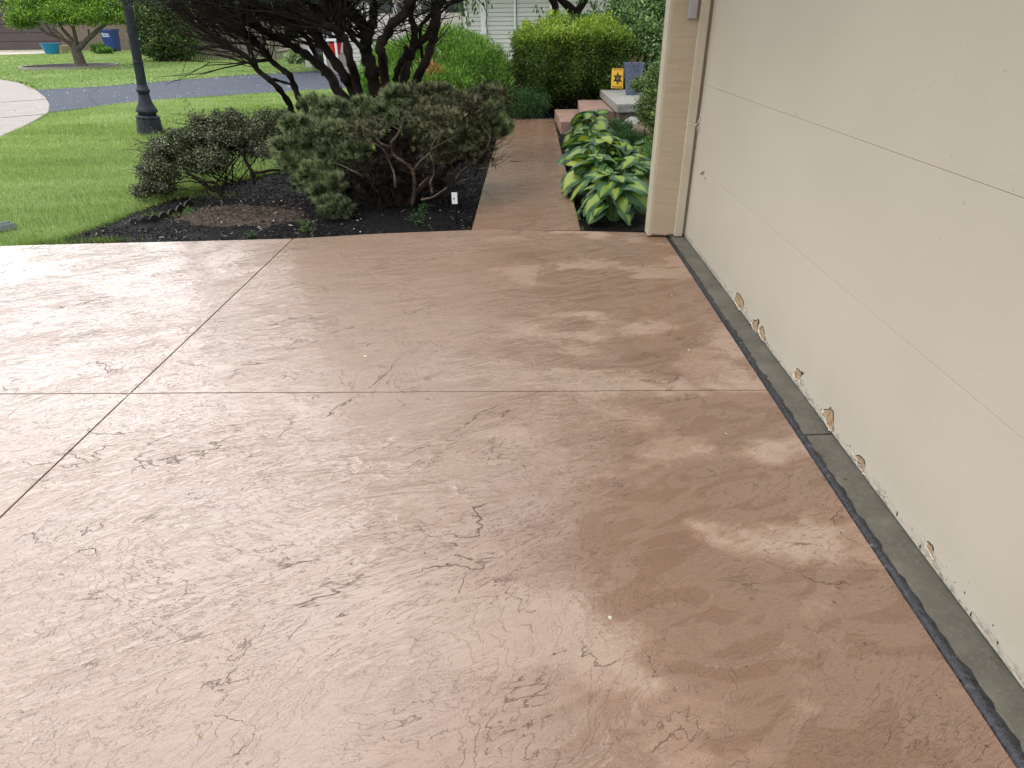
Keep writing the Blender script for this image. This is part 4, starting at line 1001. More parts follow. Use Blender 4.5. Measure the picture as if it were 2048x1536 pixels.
xc = np.array([tuple(at(rr.uniform(700, 900), rr.uniform(-45, 8), rr.uniform(7.3, 8.0))) for _ in range(130)])
V4 = tufts(xc, np.tile([0., 0, .6], (130, 1)), 14, .09, .010, .8)
foliage('crown', [V1, V2, V3, V4], M_jun, jt)

# ---- the dark mountain pine shrub in the middle
def el_px(px, py, rx, ry, Y, dy=None):
    c = at(px, py, Y); return (c.x, Y, c.z, rx*Y/1472, (dy or rx*.8)*Y/1472, ry*Y/1600)
def m_needle(name, stops):
    return leafmat(name, stops, .55, .10, .3)
def pads_in(poly, n, rx, ry, yfn, seed):
    "small foliage pads filling a surveyed outline"
    st_ = rng.bit_generator.state; r_ = np.random.default_rng(seed); P_ = np.array(poly, float); a, b = P_.min(0), P_.max(0); out_ = []
    while len(out_) < n:
        q = r_.uniform(a, b)
        if inside(q[None], P_)[0]: k_ = r_.uniform(.75, 1.25); out_.append(el_px(q[0], q[1], rx*k_, ry*k_*r_.uniform(.85, 1.15), yfn(q[1])+r_.normal()*.10))
    return out_
pinepoly = [(560, 262), (600, 228), (650, 196), (700, 178), (770, 170), (860, 178), (950, 178), (1000, 182), (1008, 225), (985, 290), (940, 325), (900, 300), (870, 262), (800, 256), (740, 268), (712, 310), (700, 390), (620, 394), (585, 345), (562, 315)]
pads = pads_in(pinepoly, 74, 27, 16, lambda y: 5.75+(400-y)/250*1.0, 5)
pinebase = G(800, 400)
pn = empty('pine_shrub', (pinebase.x, pinebase.y, 0), 'dark green spreading pine shrub with bare gnarled branches beside the walkway', 'shrub')
M_pine = m_needle('pine_needles', [(0, (.008, .016, .008)), (.4, (.028, .050, .022)), (.7, (.10, .145, .065)), (1, (.36, .42, .22))])
M_pineb = m_needle('dry_pine_needles', [(0, (.010, .012, .007)), (.4, (.030, .038, .019)), (.75, (.095, .100, .052)), (1, (.30, .30, .17))])
P, O = shell(pads, 6200, .30, .22, 11, freq=5)
O2 = norm(O+np.array([0, -.15, .55]))
sel = hashnoise(P, 3.0, 77) + (P[:, 0] > at(760, 200, 6).x)*.5 + rng.normal(size=len(P))*.18 < .62
A1 = tufts(P[sel], O2[sel], 34, .060, .0062, .32, .12, .55)
foliage('needles', [A1], M_pine, pn)
padsb = [el_px(*a) for a in [(880, 238, 60, 26, 5.85), (935, 225, 50, 42, 6.2), (975, 215, 40, 48, 6.5), (930, 280, 52, 45, 6.1), (1000, 205, 24, 40, 6.8), (960, 300, 35, 40, 6.4), (720, 258, 60, 20, 6.0), (880, 300, 50, 30, 6.1)]]
Pb, Ob = shell(padsb, 2300, .9, .3, 12, freq=7, cull=False)
Bb = tufts(Pb, norm(Ob+np.array([0, -.1, .5])), 20, .036, .0050, .40, .2, .50)
A2 = tufts(P[~sel], O2[~sel], 28, .048, .0056, .34, .15, .50)
foliage('dry_needles', [Bb, A2], M_pineb, pn)
# dead inner needles and twigs, added dark to block light under the pads
lines = []; rr = random.Random(31)
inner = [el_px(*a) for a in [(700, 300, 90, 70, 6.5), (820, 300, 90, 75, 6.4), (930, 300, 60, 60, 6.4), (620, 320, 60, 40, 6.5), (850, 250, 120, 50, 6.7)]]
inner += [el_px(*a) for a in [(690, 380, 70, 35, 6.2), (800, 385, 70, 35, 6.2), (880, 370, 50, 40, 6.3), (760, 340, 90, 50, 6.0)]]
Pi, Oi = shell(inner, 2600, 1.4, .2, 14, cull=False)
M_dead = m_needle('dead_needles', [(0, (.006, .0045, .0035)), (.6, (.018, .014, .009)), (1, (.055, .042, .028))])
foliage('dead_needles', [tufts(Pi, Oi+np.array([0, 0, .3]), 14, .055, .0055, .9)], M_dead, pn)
for k in range(1700):
    e = inner[rr.randrange(len(inner))]; u = Vector((rr.gauss(0, .6), rr.gauss(0, .6), rr.gauss(0, .55)))
    s0 = Vector((e[0]+u.x*e[3], e[1]+u.y*e[4], e[2]+u.z*e[5])); 
    if s0.z < .02: continue
    d = (s0-Vector((e[0], 6.3, .15))).normalized()+Vector((rr.gauss(0, .4), rr.gauss(0, .4), rr.gauss(0, .4))); d.normalize(); ln = rr.uniform(.08, .38)
    q = [s0]; p = s0.copy()
    for s in range(3): d = (d+Vector((rr.gauss(0, .3), rr.gauss(0, .3), rr.gauss(0, .3)))).normalized(); p = p+d*ln/3; q.append(p.copy())
    lines.append((q, rr.uniform(.0018, .0042), .001))
for k in range(650):                                                  # brown thicket at the right hand side
    e = padsb[rr.choice([1, 2, 3, 4, 5, 7])]; u = Vector((rr.gauss(0, .55), rr.gauss(0, .5), rr.gauss(0, .55)))
    s0 = Vector((e[0]+u.x*e[3], e[1]+u.y*e[4], e[2]+u.z*e[5])); d = Vector((rr.gauss(.1, .5), rr.gauss(0, .4), rr.uniform(.1, 1))).normalized(); ln = rr.uniform(.08, .3)
    q = [s0]; p = s0.copy()
    for s in range(3): d = (d+Vector((rr.gauss(0, .3), rr.gauss(0, .3), rr.gauss(0, .3)))).normalized(); p = p+d*ln/3; q.append(p.copy())
    lines.append((q, rr.uniform(.0018, .0035), .001))
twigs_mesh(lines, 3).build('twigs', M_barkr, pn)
c7 = lambda L_: [(600+x/4.452, 150+y/4.452) for x, y in L_]
gn = [([(850, 1000), (845, 930), (830, 850), (780, 740), (740, 660), (680, 620), (600, 580), (560, 480), (500, 350)], .013, .006, 5.6),
      ([(800, 640), (740, 620), (700, 590), (620, 500), (560, 460), (520, 380)], .016, .008, 5.75),
      ([(900, 480), (850, 560), (815, 600), (830, 700), (900, 760), (980, 820), (1015, 900), (1020, 1000), (1000, 1170)], .014, .022, 5.8),
      ([(890, 490), (830, 460), (740, 400), (660, 380), (600, 330)], .008, .004, 5.72),
      ([(895, 480), (915, 420), (935, 380), (945, 320)], .010, .005, 5.7),
      ([(895, 470), (860, 380), (780, 280), (735, 230)], .007, .004, 5.72), ([(560, 250), (500, 330), (480, 360)], .006, .004, 5.6),
      ([(1180, 1060), (1160, 960), (1195, 870), (1180, 760), (1160, 700), (1180, 620), (1220, 550), (1290, 500), (1340, 460)], .012, .005, 5.6),
      ([(1010, 850), (1070, 770), (1130, 720), (1190, 650), (1300, 590), (1400, 530)], .014, .004, 5.75),
      ([(1380, 940), (1440, 850), (1560, 770), (1650, 670), (1700, 560)], .016, .006, 6.0),
      ([(1580, 840), (1640, 790), (1690, 710), (1730, 670), (1756, 645)], .015, .009, 6.2),
      ([(1080, 1110), (1190, 1085), (1300, 1010), (1400, 960), (1500, 925)], .014, .008, 5.5),
      ([(560, 900), (480, 860), (380, 810), (280, 775)], .011, .008, 5.8), ([(1060, 990), (1140, 910)], .009, .006, 5.5),
      ([(640, 500), (700, 450)], .005, .003, 5.6), ([(1360, 850), (1330, 700), (1300, 600)], .012, .006, 6.1), ([(1140, 440), (1200, 500), (1240, 520)], .004, .004, 5.7)]
mb = MB()
for L_, r0, r1, Y in gn:
    cp = curve_pts([at(x, y, Y+.05*math.sin(x)) for x, y in c7(L_)], 4); m_ = len(cp)
    mb.tube(cp, [.72*(r0+(r1-r0)*i/(m_-1))*(1+.2*math.sin(i*1.7)+.1*math.sin(i*4.1)) for i in range(m_)], 8)
root = Vector((pinebase.x, 6.1, -.06))
mb.build('branches', M_barkg, pn, smooth=True)
mb = MB()
for x_, z_, r_ in ((-.95, .45, .03), (-.45, .55, .035), (.0, .5, .035), (.35, .45, .03), (.6, .4, .028), (-.2, .35, .03)):
    mb.tube(curve_pts([root+Vector((x_*.15, 0, 0)), root+Vector((x_*.45, rr.uniform(-.15, .2), z_*.6)), root+Vector((x_, rr.uniform(-.2, .3), z_))], 5), [r_*1.5, r_*1.4, r_*1.3, r_*1.2, r_*1.1, r_, r_, r_*.9, r_*.8, r_*.7, r_*.6], 8)
mb.build('trunk', M_barkr, pn, smooth=True)
# low separate tuft in front
bs = G(672, 432); sm = empty('dwarf_pine', (bs.x, bs.y, 0), 'small round tuft of pine growing in the mulch', 'shrub')
P, O = shell([(bs.x, bs.y+.02, .075, .15, .12, .085)], 260, .5, .2, 5)
foliage('needles', [tufts(P, O+np.array([0, 0, .3]), 26, .05, .004, .5)], M_pine, sm)
mb = MB(); mb.tube([(bs.x, bs.y, -.05), (bs.x+.01, bs.y+.02, .08)], .012, 6); mb.build('stem', M_barkr, sm)
# hanging light green sprig at the right side of the pine (ivy like)
iv = empty('trailing_creeper', (at(990, 280, 6.9).x, 6.9, 0), 'small leaved creeper hanging at the edge of the pine by the walkway', 'creeper')
lines = []; Bs = []; Ds = []
for k in range(46):
    p = at(rr.uniform(965, 1005), rr.uniform(205, 245), rr.uniform(6.6, 7.1)); q = [p.copy()]; d = Vector((rr.uniform(-.2, .5), rr.gauss(0, .2), -rr.uniform(.4, 1)))
    for s in range(5): d = (d+Vector((rr.gauss(0, .15), rr.gauss(0, .1), -.08))).normalized(); p = p+d*rr.uniform(.025, .06); q.append(p.copy())
    lines.append((q, .0018, .001))
    for a in q[1:]:
        for _ in range(3): Bs.append(tuple(a)); Ds.append((rr.gauss(0, 1), rr.gauss(-.3, 1), rr.gauss(0, .8)))
twigs_mesh(lines).build('stems', M_barkr, iv)
M_creep = leafmat('creeper_leaf', [(0, (.03, .07, .015)), (.6, (.07, .14, .03)), (1, (.16, .24, .07))])
foliage('leaves', [leaves(np.array(Bs), np.array(Ds), .022, .013)], M_creep, iv)

# ---- arching barberry like shrub at the left
cb = G(440, 392); ct = empty('cotoneaster', (cb.x, cb.y, 0), 'low arching reddish brown small leaved shrub beside the lawn', 'shrub')
ce = pads_in([(280, 385), (275, 335), (305, 290), (370, 250), (430, 232), (500, 222), (570, 222), (590, 245), (570, 300), (500, 305), (475, 305), (450, 330), (425, 345), (385, 345), (345, 358), (318, 388)], 105, 20, 14, lambda y: 6.35+(390-y)/180*.85, 7)
P, O = shell(ce, 9500, .6, .30, 21, zmin=.03, freq=5)
M_cot = leafmat('reddish_leaf', [(0, (.012, .016, .008)), (.3, (.034, .047, .020)), (.6, (.075, .105, .045)), (.78, (.13, .08, .050)), (.86, (.19, .17, .11)), (1, (.30, .36, .19))], .35, .2)
foliage('leaves', [leafballs(P, O, 9, .020, .021, .013, -.1, .3, 1.0)], M_cot, ct)
lines = []; rr = random.Random(61); Bs = []; Ds = []
for k in range(420):
    e = ce[rr.randrange(len(ce))]; a = Vector((cb.x+rr.gauss(0, .18), cb.y+.35+rr.gauss(0, .1), .02)); t_ = rr.uniform(.6, 1.12)
    b = Vector((e[0]+rr.gauss(0, .9)*e[3], e[1]+rr.gauss(0, .9)*e[4], e[2]+rr.uniform(-1, 1)*e[5])); m_ = (a+b)/2+Vector((rr.gauss(0, .04), rr.gauss(0, .04), rr.uniform(0, .12)))
    s0 = a.lerp(b, rr.uniform(.35, .7)) if k > 40 else a
    r_ = .009 if k < 14 else .0022
    lines.append((curve_pts([s0, m_ if k <= 40 else (s0+b)/2+Vector((0, 0, .03)), b], 3), r_, r_*.4))
for k in range(34):                                                   # long shoots beyond the outline
    e = sorted(ce, key=lambda t: t[0]-t[2]*1.5)[rr.randrange(26)]; p = Vector((e[0]+rr.gauss(0, .4)*e[3], e[1], e[2]+e[5]*.7)); d = Vector((-rr.uniform(.1, 1), rr.gauss(0, .3), rr.uniform(-.1, .9))).normalized(); q = [p.copy()]
    for s in range(5): d = (d+Vector((-.06, 0, -.10))).normalized(); p = p+d*.045; q.append(p.copy())
    lines.append((q, .0018, .001))
    for a in q[1:]:
        for _ in range(4): Bs.append(tuple(a+Vector((rr.gauss(0, .006),)*3))); Ds.append((rr.gauss(0, 1), rr.gauss(0, 1), rr.gauss(.3, .8)))
twigs_mesh(lines).build('stems', M_bark, ct)
foliage('shoot_leaves', [leaves(np.array(Bs), np.array(Ds), .018, .010)], M_cot, ct)
mb = MB()
for L_ in ([(430, 365), (400, 362), (385, 352), (372, 345)], [(430, 365), (445, 385), (447, 395)], [(447, 392), (420, 375), (405, 370)], [(500, 345), (520, 345), (545, 340), (570, 342)], [(500, 350), (510, 352), (490, 320), (487, 300)]):
    mb.tube(curve_pts([at(x, y, 6.45) for x, y in L_], 3), .014, 8)
mb.build('trunk', M_bark, ct, smooth=True)

# ---- generic shrub
def shrub(name, loc_, label, cat_, parts, mat, stemlines=None, stemmat=None, group=None, leafname='leaves'):
    e = empty(name, loc_, label, cat_, group); foliage(leafname, parts, mat, e)
    if stemlines: twigs_mesh(stemlines, 5).build('stems', stemmat or M_barkr, e)
    return e
def stemset(c, n, h, sp, r=.012, seed=1):
    r_ = random.Random(seed); o = []
    for k in range(n):
        a = Vector((c[0]+r_.gauss(0, sp*.3), c[1]+r_.gauss(0, sp*.2), -.05)); b = a+Vector((r_.gauss(0, sp), r_.gauss(0, sp*.6), h*r_.uniform(.7, 1.1)))
        o.append((curve_pts([a, (a+b)/2+Vector((r_.gauss(0, .05), 0, 0)), b], 3), r, r*.4))
    return o
# bright green feathery juniper behind
YG = 12.6
ge = [el_px(*a) for a in [(800, 150, 80, 70, 12.8), (880, 118, 90, 62, 12.9), (950, 145, 75, 65, 12.5), (990, 190, 42, 50, 12.2), (740, 190, 38, 45, 12.5), (860, 180, 110, 50, 12.0), (930, 100, 50, 30, 13.2)]]
ge = [(a, b, c, d, f*1.0, g) for a, b, c, d, f, g in ge]
P, O = shell(ge, 15000, .4, .16, 41, zmin=.05, freq=9)
M_gj = leafmat('bright_juniper', [(0, (.024, .080, .012)), (.3, (.085, .200, .028)), (.65, (.18, .36, .055)), (1, (.36, .54, .12))], .5, .32)
shrub('spreading_juniper', (at(870, 180, YG).x, YG, 0), 'bright green feathery juniper mound in front of the pinkish garage door', 'shrub',
      [leafballs(P, O*.8+np.array([.12, 0, .45]), 8, .035, .065, .013, .4, .3, .45)], M_gj, stemset((at(870, 180, YG).x, YG+.2), 14, .8, .5))
P, O = shell([el_px(868, 143, 16, 12, 11.75), el_px(855, 128, 8, 10, 11.9)], 160, .5, .3, 4)
M_or = leafmat('orange_dead_leaf', [(0, (.22, .09, .03)), (.6, (.42, .18, .06)), (1, (.55, .28, .10))], .7, .1)
shrub('dead_juniper_branch', (at(868, 143, 11.75).x, 11.75, at(868, 160, 11.75).z), 'orange brown dead spray among the green juniper', 'branch', [leafballs(P, O, 9, .03, .06, .01, .4, .3, .7)], M_or, [([Vector(at(868, 150, 11.8)), Vector((at(868, 150, 11.8).x, 12.2, .0))], .01, .012)])

# clipped hedge
hx0, hx1 = at(1036, 100, 12.3).x, at(1256, 100, 12.3).x
P, O = boxshell(hx0, hx1, 12.15, 13.6, .35, 1.33, 17000, .24, .12, 5, .42)
r_ = np.clip(.04+.70*np.clip((P[:, 2]+.10*hashnoise(P, 3., 3)-.95)/.42, 0, 1)**1.5*rng.uniform(.5, 1.15, len(P))+rng.uniform(0, .46, len(P)), 0, 1)
M_hedge = leafmat('hedge_leaf', [(0, (.022, .050, .010)), (.35, (.070, .130, .022)), (.7, (.18, .29, .035)), (1, (.42, .54, .075))], .4, .28)
B = np.repeat(P, 5, 0)+rng.normal(size=(len(P)*5, 3))*.032
v = leaves(B, np.repeat(O, 5, 0)+np.array([0, -.1, .5])+rng.normal(size=B.shape)*.8, .042*rng.uniform(.7, 1.2, len(B)), .023, up=np.repeat(O, 5, 0), rnd=np.clip(np.repeat(r_, 5)+rng.normal(size=len(B))*.1, 0, 1))
P2, O2_ = boxshell(hx0+.2, hx1, 12.35, 13.5, .12, .6, 2600, .12, .12, 15)
shrub('clipped_hedge', ((hx0+hx1)/2, 12.9, 0), 'clipped hedge with yellow green new growth on top beyond the walkway', 'hedge',
      [v, leafballs(P2, O2_, 4, .04, .04, .022, .3, .2, .9)], M_hedge, stemset(((hx0+hx1)/2-.1, 12.6), 60, .7, .55, .012, 3))
# rear low hedge, large shrub at the right
P, O = boxshell(at(1098, 40, 15.2).x, 3.2, 15.0, 16.2, .2, 1.50, 9000, .08, .08, 7, .3)
shrub('rear_hedge', (1.6, 15.6, 0), 'darker rounded hedge behind the clipped hedge at the white house', 'hedge', [leafballs(P, O, 4, .04, .055, .026, .4, .25, .7)],
      leafmat('dark_hedge_leaf', [(0, (.022, .060, .012)), (.5, (.05, .13, .02)), (1, (.11, .24, .04))], .45, .2), stemset((1.5, 15.6), 12, .9, .5))
be = [el_px(*a) for a in [(1275, 130, 32, 40, 12.6), (1300, 90, 40, 50, 12.6), (1290, 165, 40, 25, 12.7), (1330, 150, 30, 50, 12.5), (1262, 95, 22, 30, 12.7), (1290, 60, 60, 70, 13.6), (1335, 20, 60, 70, 13.8), (1262, 25, 45, 45, 14.2), (1320, 130, 55, 60, 13.2), (1250, 95, 35, 45, 13.8), (1380, 60, 60, 90, 13.6)]]
P, O = shell(be, 14000, .35, .2, 51, freq=7)
shrub('tall_shrub', (at(1320, 100, 13.6).x, 13.6, 0), 'tall pale green leafy shrub beside the garage corner behind the planter', 'shrub', [leafballs(P, O, 5, .045, .062, .030, .3, .3, .9)],
      leafmat('pale_green_leaf', [(0, (.028, .065, .022)), (.4, (.08, .16, .05)), (.7, (.19, .31, .10)), (1, (.40, .52, .22))], .4, .25), stemset((at(1300, 100, 13.6).x, 13.6), 24, 1.6, .5, .02))
# boxwood next to the garage corner
bx_e = [el_px(*a) for a in [(1322, 165, 34, 42, 8.9), (1308, 215, 36, 40, 8.6), (1284, 170, 24, 14, 9.3), (1330, 250, 30, 45, 8.3), (1345, 130, 25, 40, 8.8)]]
P, O = shell(bx_e, 3600, .45, .25, 61, freq=8)
shrub('boxwood', (at(1330, 250, 8.6).x, 8.6, 0), 'small glossy boxwood reaching over the stone landing from behind the garage corner', 'shrub', [leafballs(P, O, 5, .022, .030, .016, .4, .3, .8)],
      leafmat('boxwood_leaf', [(0, (.030, .065, .015)), (.5, (.08, .15, .03)), (.8, (.20, .29, .07)), (1, (.38, .46, .17))], .35, .22), stemset((at(1335, 260, 8.6).x, 8.6), 20, .7, .14, .007))
# mound plant at the end of the walkway, small neighbours
def mound(name, ells, n, L_, W_, mat, label, upb=.7, cat_='plant', dens=5, seed=1, jit=.8):
    P, O = shell(ells, n, .45, .2, seed, freq=9, zmin=-.03); e0 = ells[0]
    e = shrub(name, (e0[0], e0[1], 0), label, cat_, [leafballs(P, O, dens, .02, L_, W_, upb, .3, jit)], mat, stemset((e0[0], e0[1]), 8, max(.05, e0[5]), e0[3]*.3, .004)); return e
M_g1 = leafmat('mid_green_leaf', [(0, (.020, .060, .018)), (.5, (.045, .120, .035)), (1, (.10, .22, .06))], .45, .2)
M_g2 = leafmat('fresh_green_leaf', [(0, (.04, .10, .015)), (.5, (.09, .20, .03)), (1, (.20, .34, .07))], .45, .25)
mound('mound_plant', [el_px(1058, 205, 44, 32, 12.05, 30), el_px(1035, 215, 25, 24, 11.95)], 3600, .040, .009, M_g1, 'dense fine leaved green mound at the end of the walkway', seed=3)
M_pur = leafmat('purple_leaf', [(0, (.06, .03, .03)), (.6, (.14, .07, .06)), (1, (.12, .15, .07))], .5, .2)
mound('purple_plant', [el_px(1050, 172, 18, 14, 12.4)], 380, .05, .025, M_pur, 'small purplish plant tucked under the clipped hedge', seed=4)
mound('brown_bush', [el_px(1036, 140, 13, 30, 12.8)], 700, .04, .012, leafmat('brown_leaf', [(0, (.03, .02, .015)), (.6, (.08, .055, .04)), (1, (.10, .10, .05))], .6, .1), 'brown dry bush between the bright juniper and the clipped hedge', seed=5)
mound('groundcover', [(at(1240, 262, 9.3).x, 9.3, .12, .22, .2, .16), (at(1255, 285, 8.7).x, 8.7, .08, .2, .2, .14)], 1200, .055, .008, M_g1, 'grassy green tuft beside the boulder behind the hostas', seed=6, jit=.5)
mound('groundcover.001', [(at(1290, 340, 7.4).x, 7.4, .12, .12, .4, .18), (at(1300, 300, 8.0).x, 8.0, .12, .12, .2, .15)], 900, .03, .012, M_g2, 'low leafy plant squeezed between the hostas and the garage corner', seed=7)
# ---- deciduous tree behind the hedge with drooping leaves
t0 = Vector((at(1148, 45, 17.2).x, 17.2, 0))
dt = empty('garden_tree', t0, 'dark trunked tree forking in front of the white house siding', 'tree')
mb = MB()
def px3(L_, Y): return curve_pts([at(x, y, Y) for x, y in L_], 4)
a = px3([(1150, 90), (1148, 45), (1148, 28), (1138, 14), (1122, 0), (1100, -20)], 17.2); mb.tube(a, [.17-.006*i for i in range(len(a))], 10)
a = px3([(1150, 32), (1158, 18), (1168, 2), (1180, -20)], 17.2); mb.tube(a, .085, 8)
mb.tube([(t0.x, 17.2, -.05), tuple(at(1150, 90, 17.2))], [.2, .17], 10); 
for k in range(14):
    a = at(1100+rr.uniform(-10, 80), -18, 17.1); b = Vector((a.x+rr.gauss(-.4, 1.6), a.y+rr.gauss(-1, 1.2), a.z+rr.uniform(.4, 1.9))); mb.tube(curve_pts([a, (a+b)/2+Vector((0, 0, .3)), b], 3), [.06, .05, .04, .035, .03, .02, .015], 6)
mb.build('trunk', M_bark, dt, smooth=True)
mb = MB(); b_ = at(1118, 90, 17.0); mb.tube([(b_.x, 17.0, -.05)]+px3([(1118, 90), (1109, 40), (1111, 15), (1105, 0), (1095, -20), (1080, -60)], 17.0), .085, 8); mb.build('second_stem', M_bark, dt, smooth=True)
te = [(t0.x+x*1.0, 16.6+y, z, rx, rx*.8, rz) for x, y, z, rx, rz in ((-4.2, -.4, 3.9, 1.5, .8), (-3.0, .4, 5.4, 1.6, 1.0), (-2.0, 0, 7.0, 1.8, 1.1), (.4, 0, 7.6, 2.0, 1.2), (2.8, 0, 6.4, 1.9, 1.1), (4.4, 0, 4.6, 1.5, 1.0), (-2.2, -.6, 3.0, 1.3, .6), (-.6, 0, 3.8, 1.7, 1.0), (1.6, .2, 3.4, 1.6, .9), (.4, .3, 5.2, 1.8, 1.1), (-1.2, .5, 5.8, 1.3, .9), (3.2, 0, 3.6, 1.2, .8))]
P, O = shell(te, 10000, .7, .25, 71, freq=4)
M_tl = leafmat('tree_leaf', [(0, (.02, .055, .012)), (.5, (.05, .11, .025)), (1, (.11, .20, .05))], .45, .3)
dl = []; dd_ = []
for x0_, y0_, y1_, n_, Y in ((925, -10, 25, 30, 15.5), (948, -10, 22, 16, 15.6), (935, 20, 62, 26, 15.5), (975, -10, 8, 12, 15.8), (1076, 5, 30, 10, 16.5), (1190, -5, 20, 30, 16.6), (1205, 5, 30, 14, 16.6), (1160, -10, 5, 10, 17), (905, -12, 10, 18, 15.4)):
    for k in range(n_):
        p = at(x0_+rr.gauss(0, 7), rr.uniform(y0_, y1_), Y+rr.gauss(0, .1)); dl.append(tuple(p)); dd_.append((rr.gauss(0, .35), rr.gauss(0, .3), -1))
foliage('crown', [leafballs(P, O, 5, .12, .14, .075, -.3, .3, .8), leaves(np.array(dl), np.array(dd_), .115, .040)], M_tl, dt)
twigs_mesh([(curve_pts([at(960, -45, 15.6), at(930, -12, 15.5), at(936, 20, 15.5), at(934, 58, 15.5)], 3), .006, .002), (curve_pts([at(1180, -40, 16.6), at(1190, 0, 16.6), at(1200, 25, 16.6)], 3), .006, .003)], 4).build('twigs', M_bark, dt)

# ---- far lawn: little tree, round evergreen, small plants, backdrop trees
mt0 = G(162, 134); YM = mt0.y
mt = empty('ornamental_tree', mt0, 'small spreading bright green tree inside the pale ring on the far lawn', 'tree')
mb = MB()
for L_, r0, r1 in (([(163, 135), (158, 118), (153, 104), (150, 96)], .22, .17), ([(150, 98), (143, 90), (128, 80), (110, 72), (92, 66), (78, 55), (62, 48)], .10, .04), ([(152, 100), (146, 84), (137, 72), (125, 58), (118, 44)], .10, .05),
                   ([(152, 98), (151, 78), (148, 62), (142, 40)], .10, .05), ([(154, 102), (164, 90), (176, 78), (192, 64), (206, 52), (222, 42)], .12, .05), ([(156, 102), (158, 88), (172, 80), (178, 70), (176, 58)], .06, .03), ([(110, 72), (98, 58), (90, 45)], .04, .025), ([(128, 80), (120, 68), (105, 58)], .05, .03)):
    a = px3(L_, YM+rr.uniform(-.4, .4) if L_[0][1] < 130 else YM); mb.tube(a, [r0+(r1-r0)*i/(len(a)-1) for i in range(len(a))], 8)
mb.tube([(mt0.x, YM, -.05), (mt0.x, YM, .12)], [.36, .24], 10)
mb.build('trunk', m_bark('olive_bark', (.07, .06, .05), (.24, .21, .17)), mt, smooth=True)
me_ = [el_px(x, y, rx, ry, YM+dy) for x, y, rx, ry, dy in ((50, 34, 40, 14, -.8), (75, 12, 55, 16, 0), (130, 22, 48, 18, -.8), (170, 34, 42, 16, -1), (118, 38, 34, 12, -1.0), (205, 22, 40, 20, -.3), (232, 38, 22, 10, -.5), (150, -15, 90, 26, .5), (60, -12, 50, 18, .6), (200, -8, 50, 20, .8), (45, 48, 30, 7, -.6), (235, 15, 25, 20, 0))]
P, O = shell(me_, 7500, .5, .3, 81, freq=9, cull=False)
P = P[P[:, 2] > at(100, 60, YM).z+.22*hashnoise(P, 2.2, 17)+rng.normal(size=len(P))*.08]; O = np.tile([0, 0, .3], (len(P), 1))
M_ml = leafmat('maple_leaf', [(0, (.025, .075, .012)), (.4, (.08, .18, .02)), (.7, (.20, .36, .04)), (1, (.38, .54, .08))], .45, .4)
foliage('crown', [leafballs(P, O, 5, .07, .085, .045, .2, .3, .9)], M_ml, mt)
se = [el_px(*a) for a in [(325, 75, 58, 48, 33), (335, 30, 50, 36, 33.3), (300, 50, 36, 40, 33.2), (365, 85, 30, 36, 32.8), (320, 10, 40, 36, 33.6)]]
P, O = shell(se, 5500, .35, .16, 91, freq=4)
shrub('round_evergreen', (at(330, 100, 33).x, 33, 0), 'big rounded dark green evergreen bush beyond the lamp post', 'bush', [leafballs(P, O, 5, .08, .12, .07, .4, .3, .9)],
      leafmat('evergreen_leaf', [(0, (.016, .040, .010)), (.45, (.045, .095, .018)), (.75, (.10, .18, .03)), (1, (.20, .30, .06))], .45, .15), stemset((at(330, 100, 33).x, 33), 10, 1.0, .5, .04))
mound('red_shrublet', [el_px(287, 100, 9, 8, 33.5)], 200, .12, .06, leafmat('red_leaf', [(0, (.12, .04, .02)), (1, (.30, .12, .06))], .6, .2), 'reddish dry shrub at the foot of the lamp post background bush', seed=14)
bpy.data.objects['red_shrublet']['label'] = 'small rusty red plant at the left foot of the rounded evergreen'
mound('flowering_plant', [el_px(198, 98, 15, 8, 43), el_px(210, 103, 14, 5, 42.5)], 500, .16, .05, M_g2, 'leafy green clump between the little tree and the blue bin', seed=15)
mound('variegated_hosta', [el_px(593, 119, 17, 9, 30)], 380, .22, .06, leafmat('white_green_leaf', [(0, (.10, .20, .06)), (.5, (.35, .45, .25)), (1, (.75, .80, .65))], .5, .2), 'white and green leaved plant where the far lawn meets the porch path', seed=16)
mound('border_plant', [el_px(640, 122, 18, 10, 26.5), el_px(655, 135, 12, 6, 25.3)], 420, .12, .05, M_g2, 'light green border plant in front of the white porch', seed=17)
rr = random.Random(77)
M_bt = leafmat('backdrop_leaf', [(0, (.012, .030, .010)), (.5, (.03, .065, .018)), (1, (.07, .13, .035))], .5, .15)
for k, (px, Y, hgt, wd, lab) in enumerate(((430, 40, 6.5, 2.6, 'dark conifer standing close behind the picket fence'), (505, 42, 7.5, 2.8, 'tall dark tree behind the middle of the picket fence'), (575, 44, 6.5, 2.6, 'dark tree behind the end of the picket fence and the rail fence'),
                                           (250, 57, 9, 4, 'big dark tree behind the board fence and blue bin'), (345, 52, 9, 4, 'big dark tree rising behind the rounded evergreen'), (640, 48, 8, 3, 'dark tree just left of the white house porch'))):
    c = at(px, 60, Y); e = empty('backdrop_tree' if k == 0 else 'backdrop_tree.%03d' % k, (c.x, Y, 0), lab, 'tree', 'trees behind the fences')
    el_ = [(c.x+rr.gauss(0, wd*.3), Y+rr.gauss(0, .6), z, wd*(1-.06*z)*rr.uniform(.7, 1), wd*.7, hgt*.2) for z in np.linspace(1.2, hgt*.85, 6)]
    P, O = shell(el_, 2600, .4, .2, 100+k, freq=3, zmin=.3); foliage('crown', [leafballs(P, O, 4, .14, .26, .12, .1, .3, .9)], M_bt, e)
    mb = MB(); mb.tube([(c.x, Y, -.1), (c.x, Y, hgt*.7)], [.22, .06], 8); mb.build('trunk', M_bark, e)
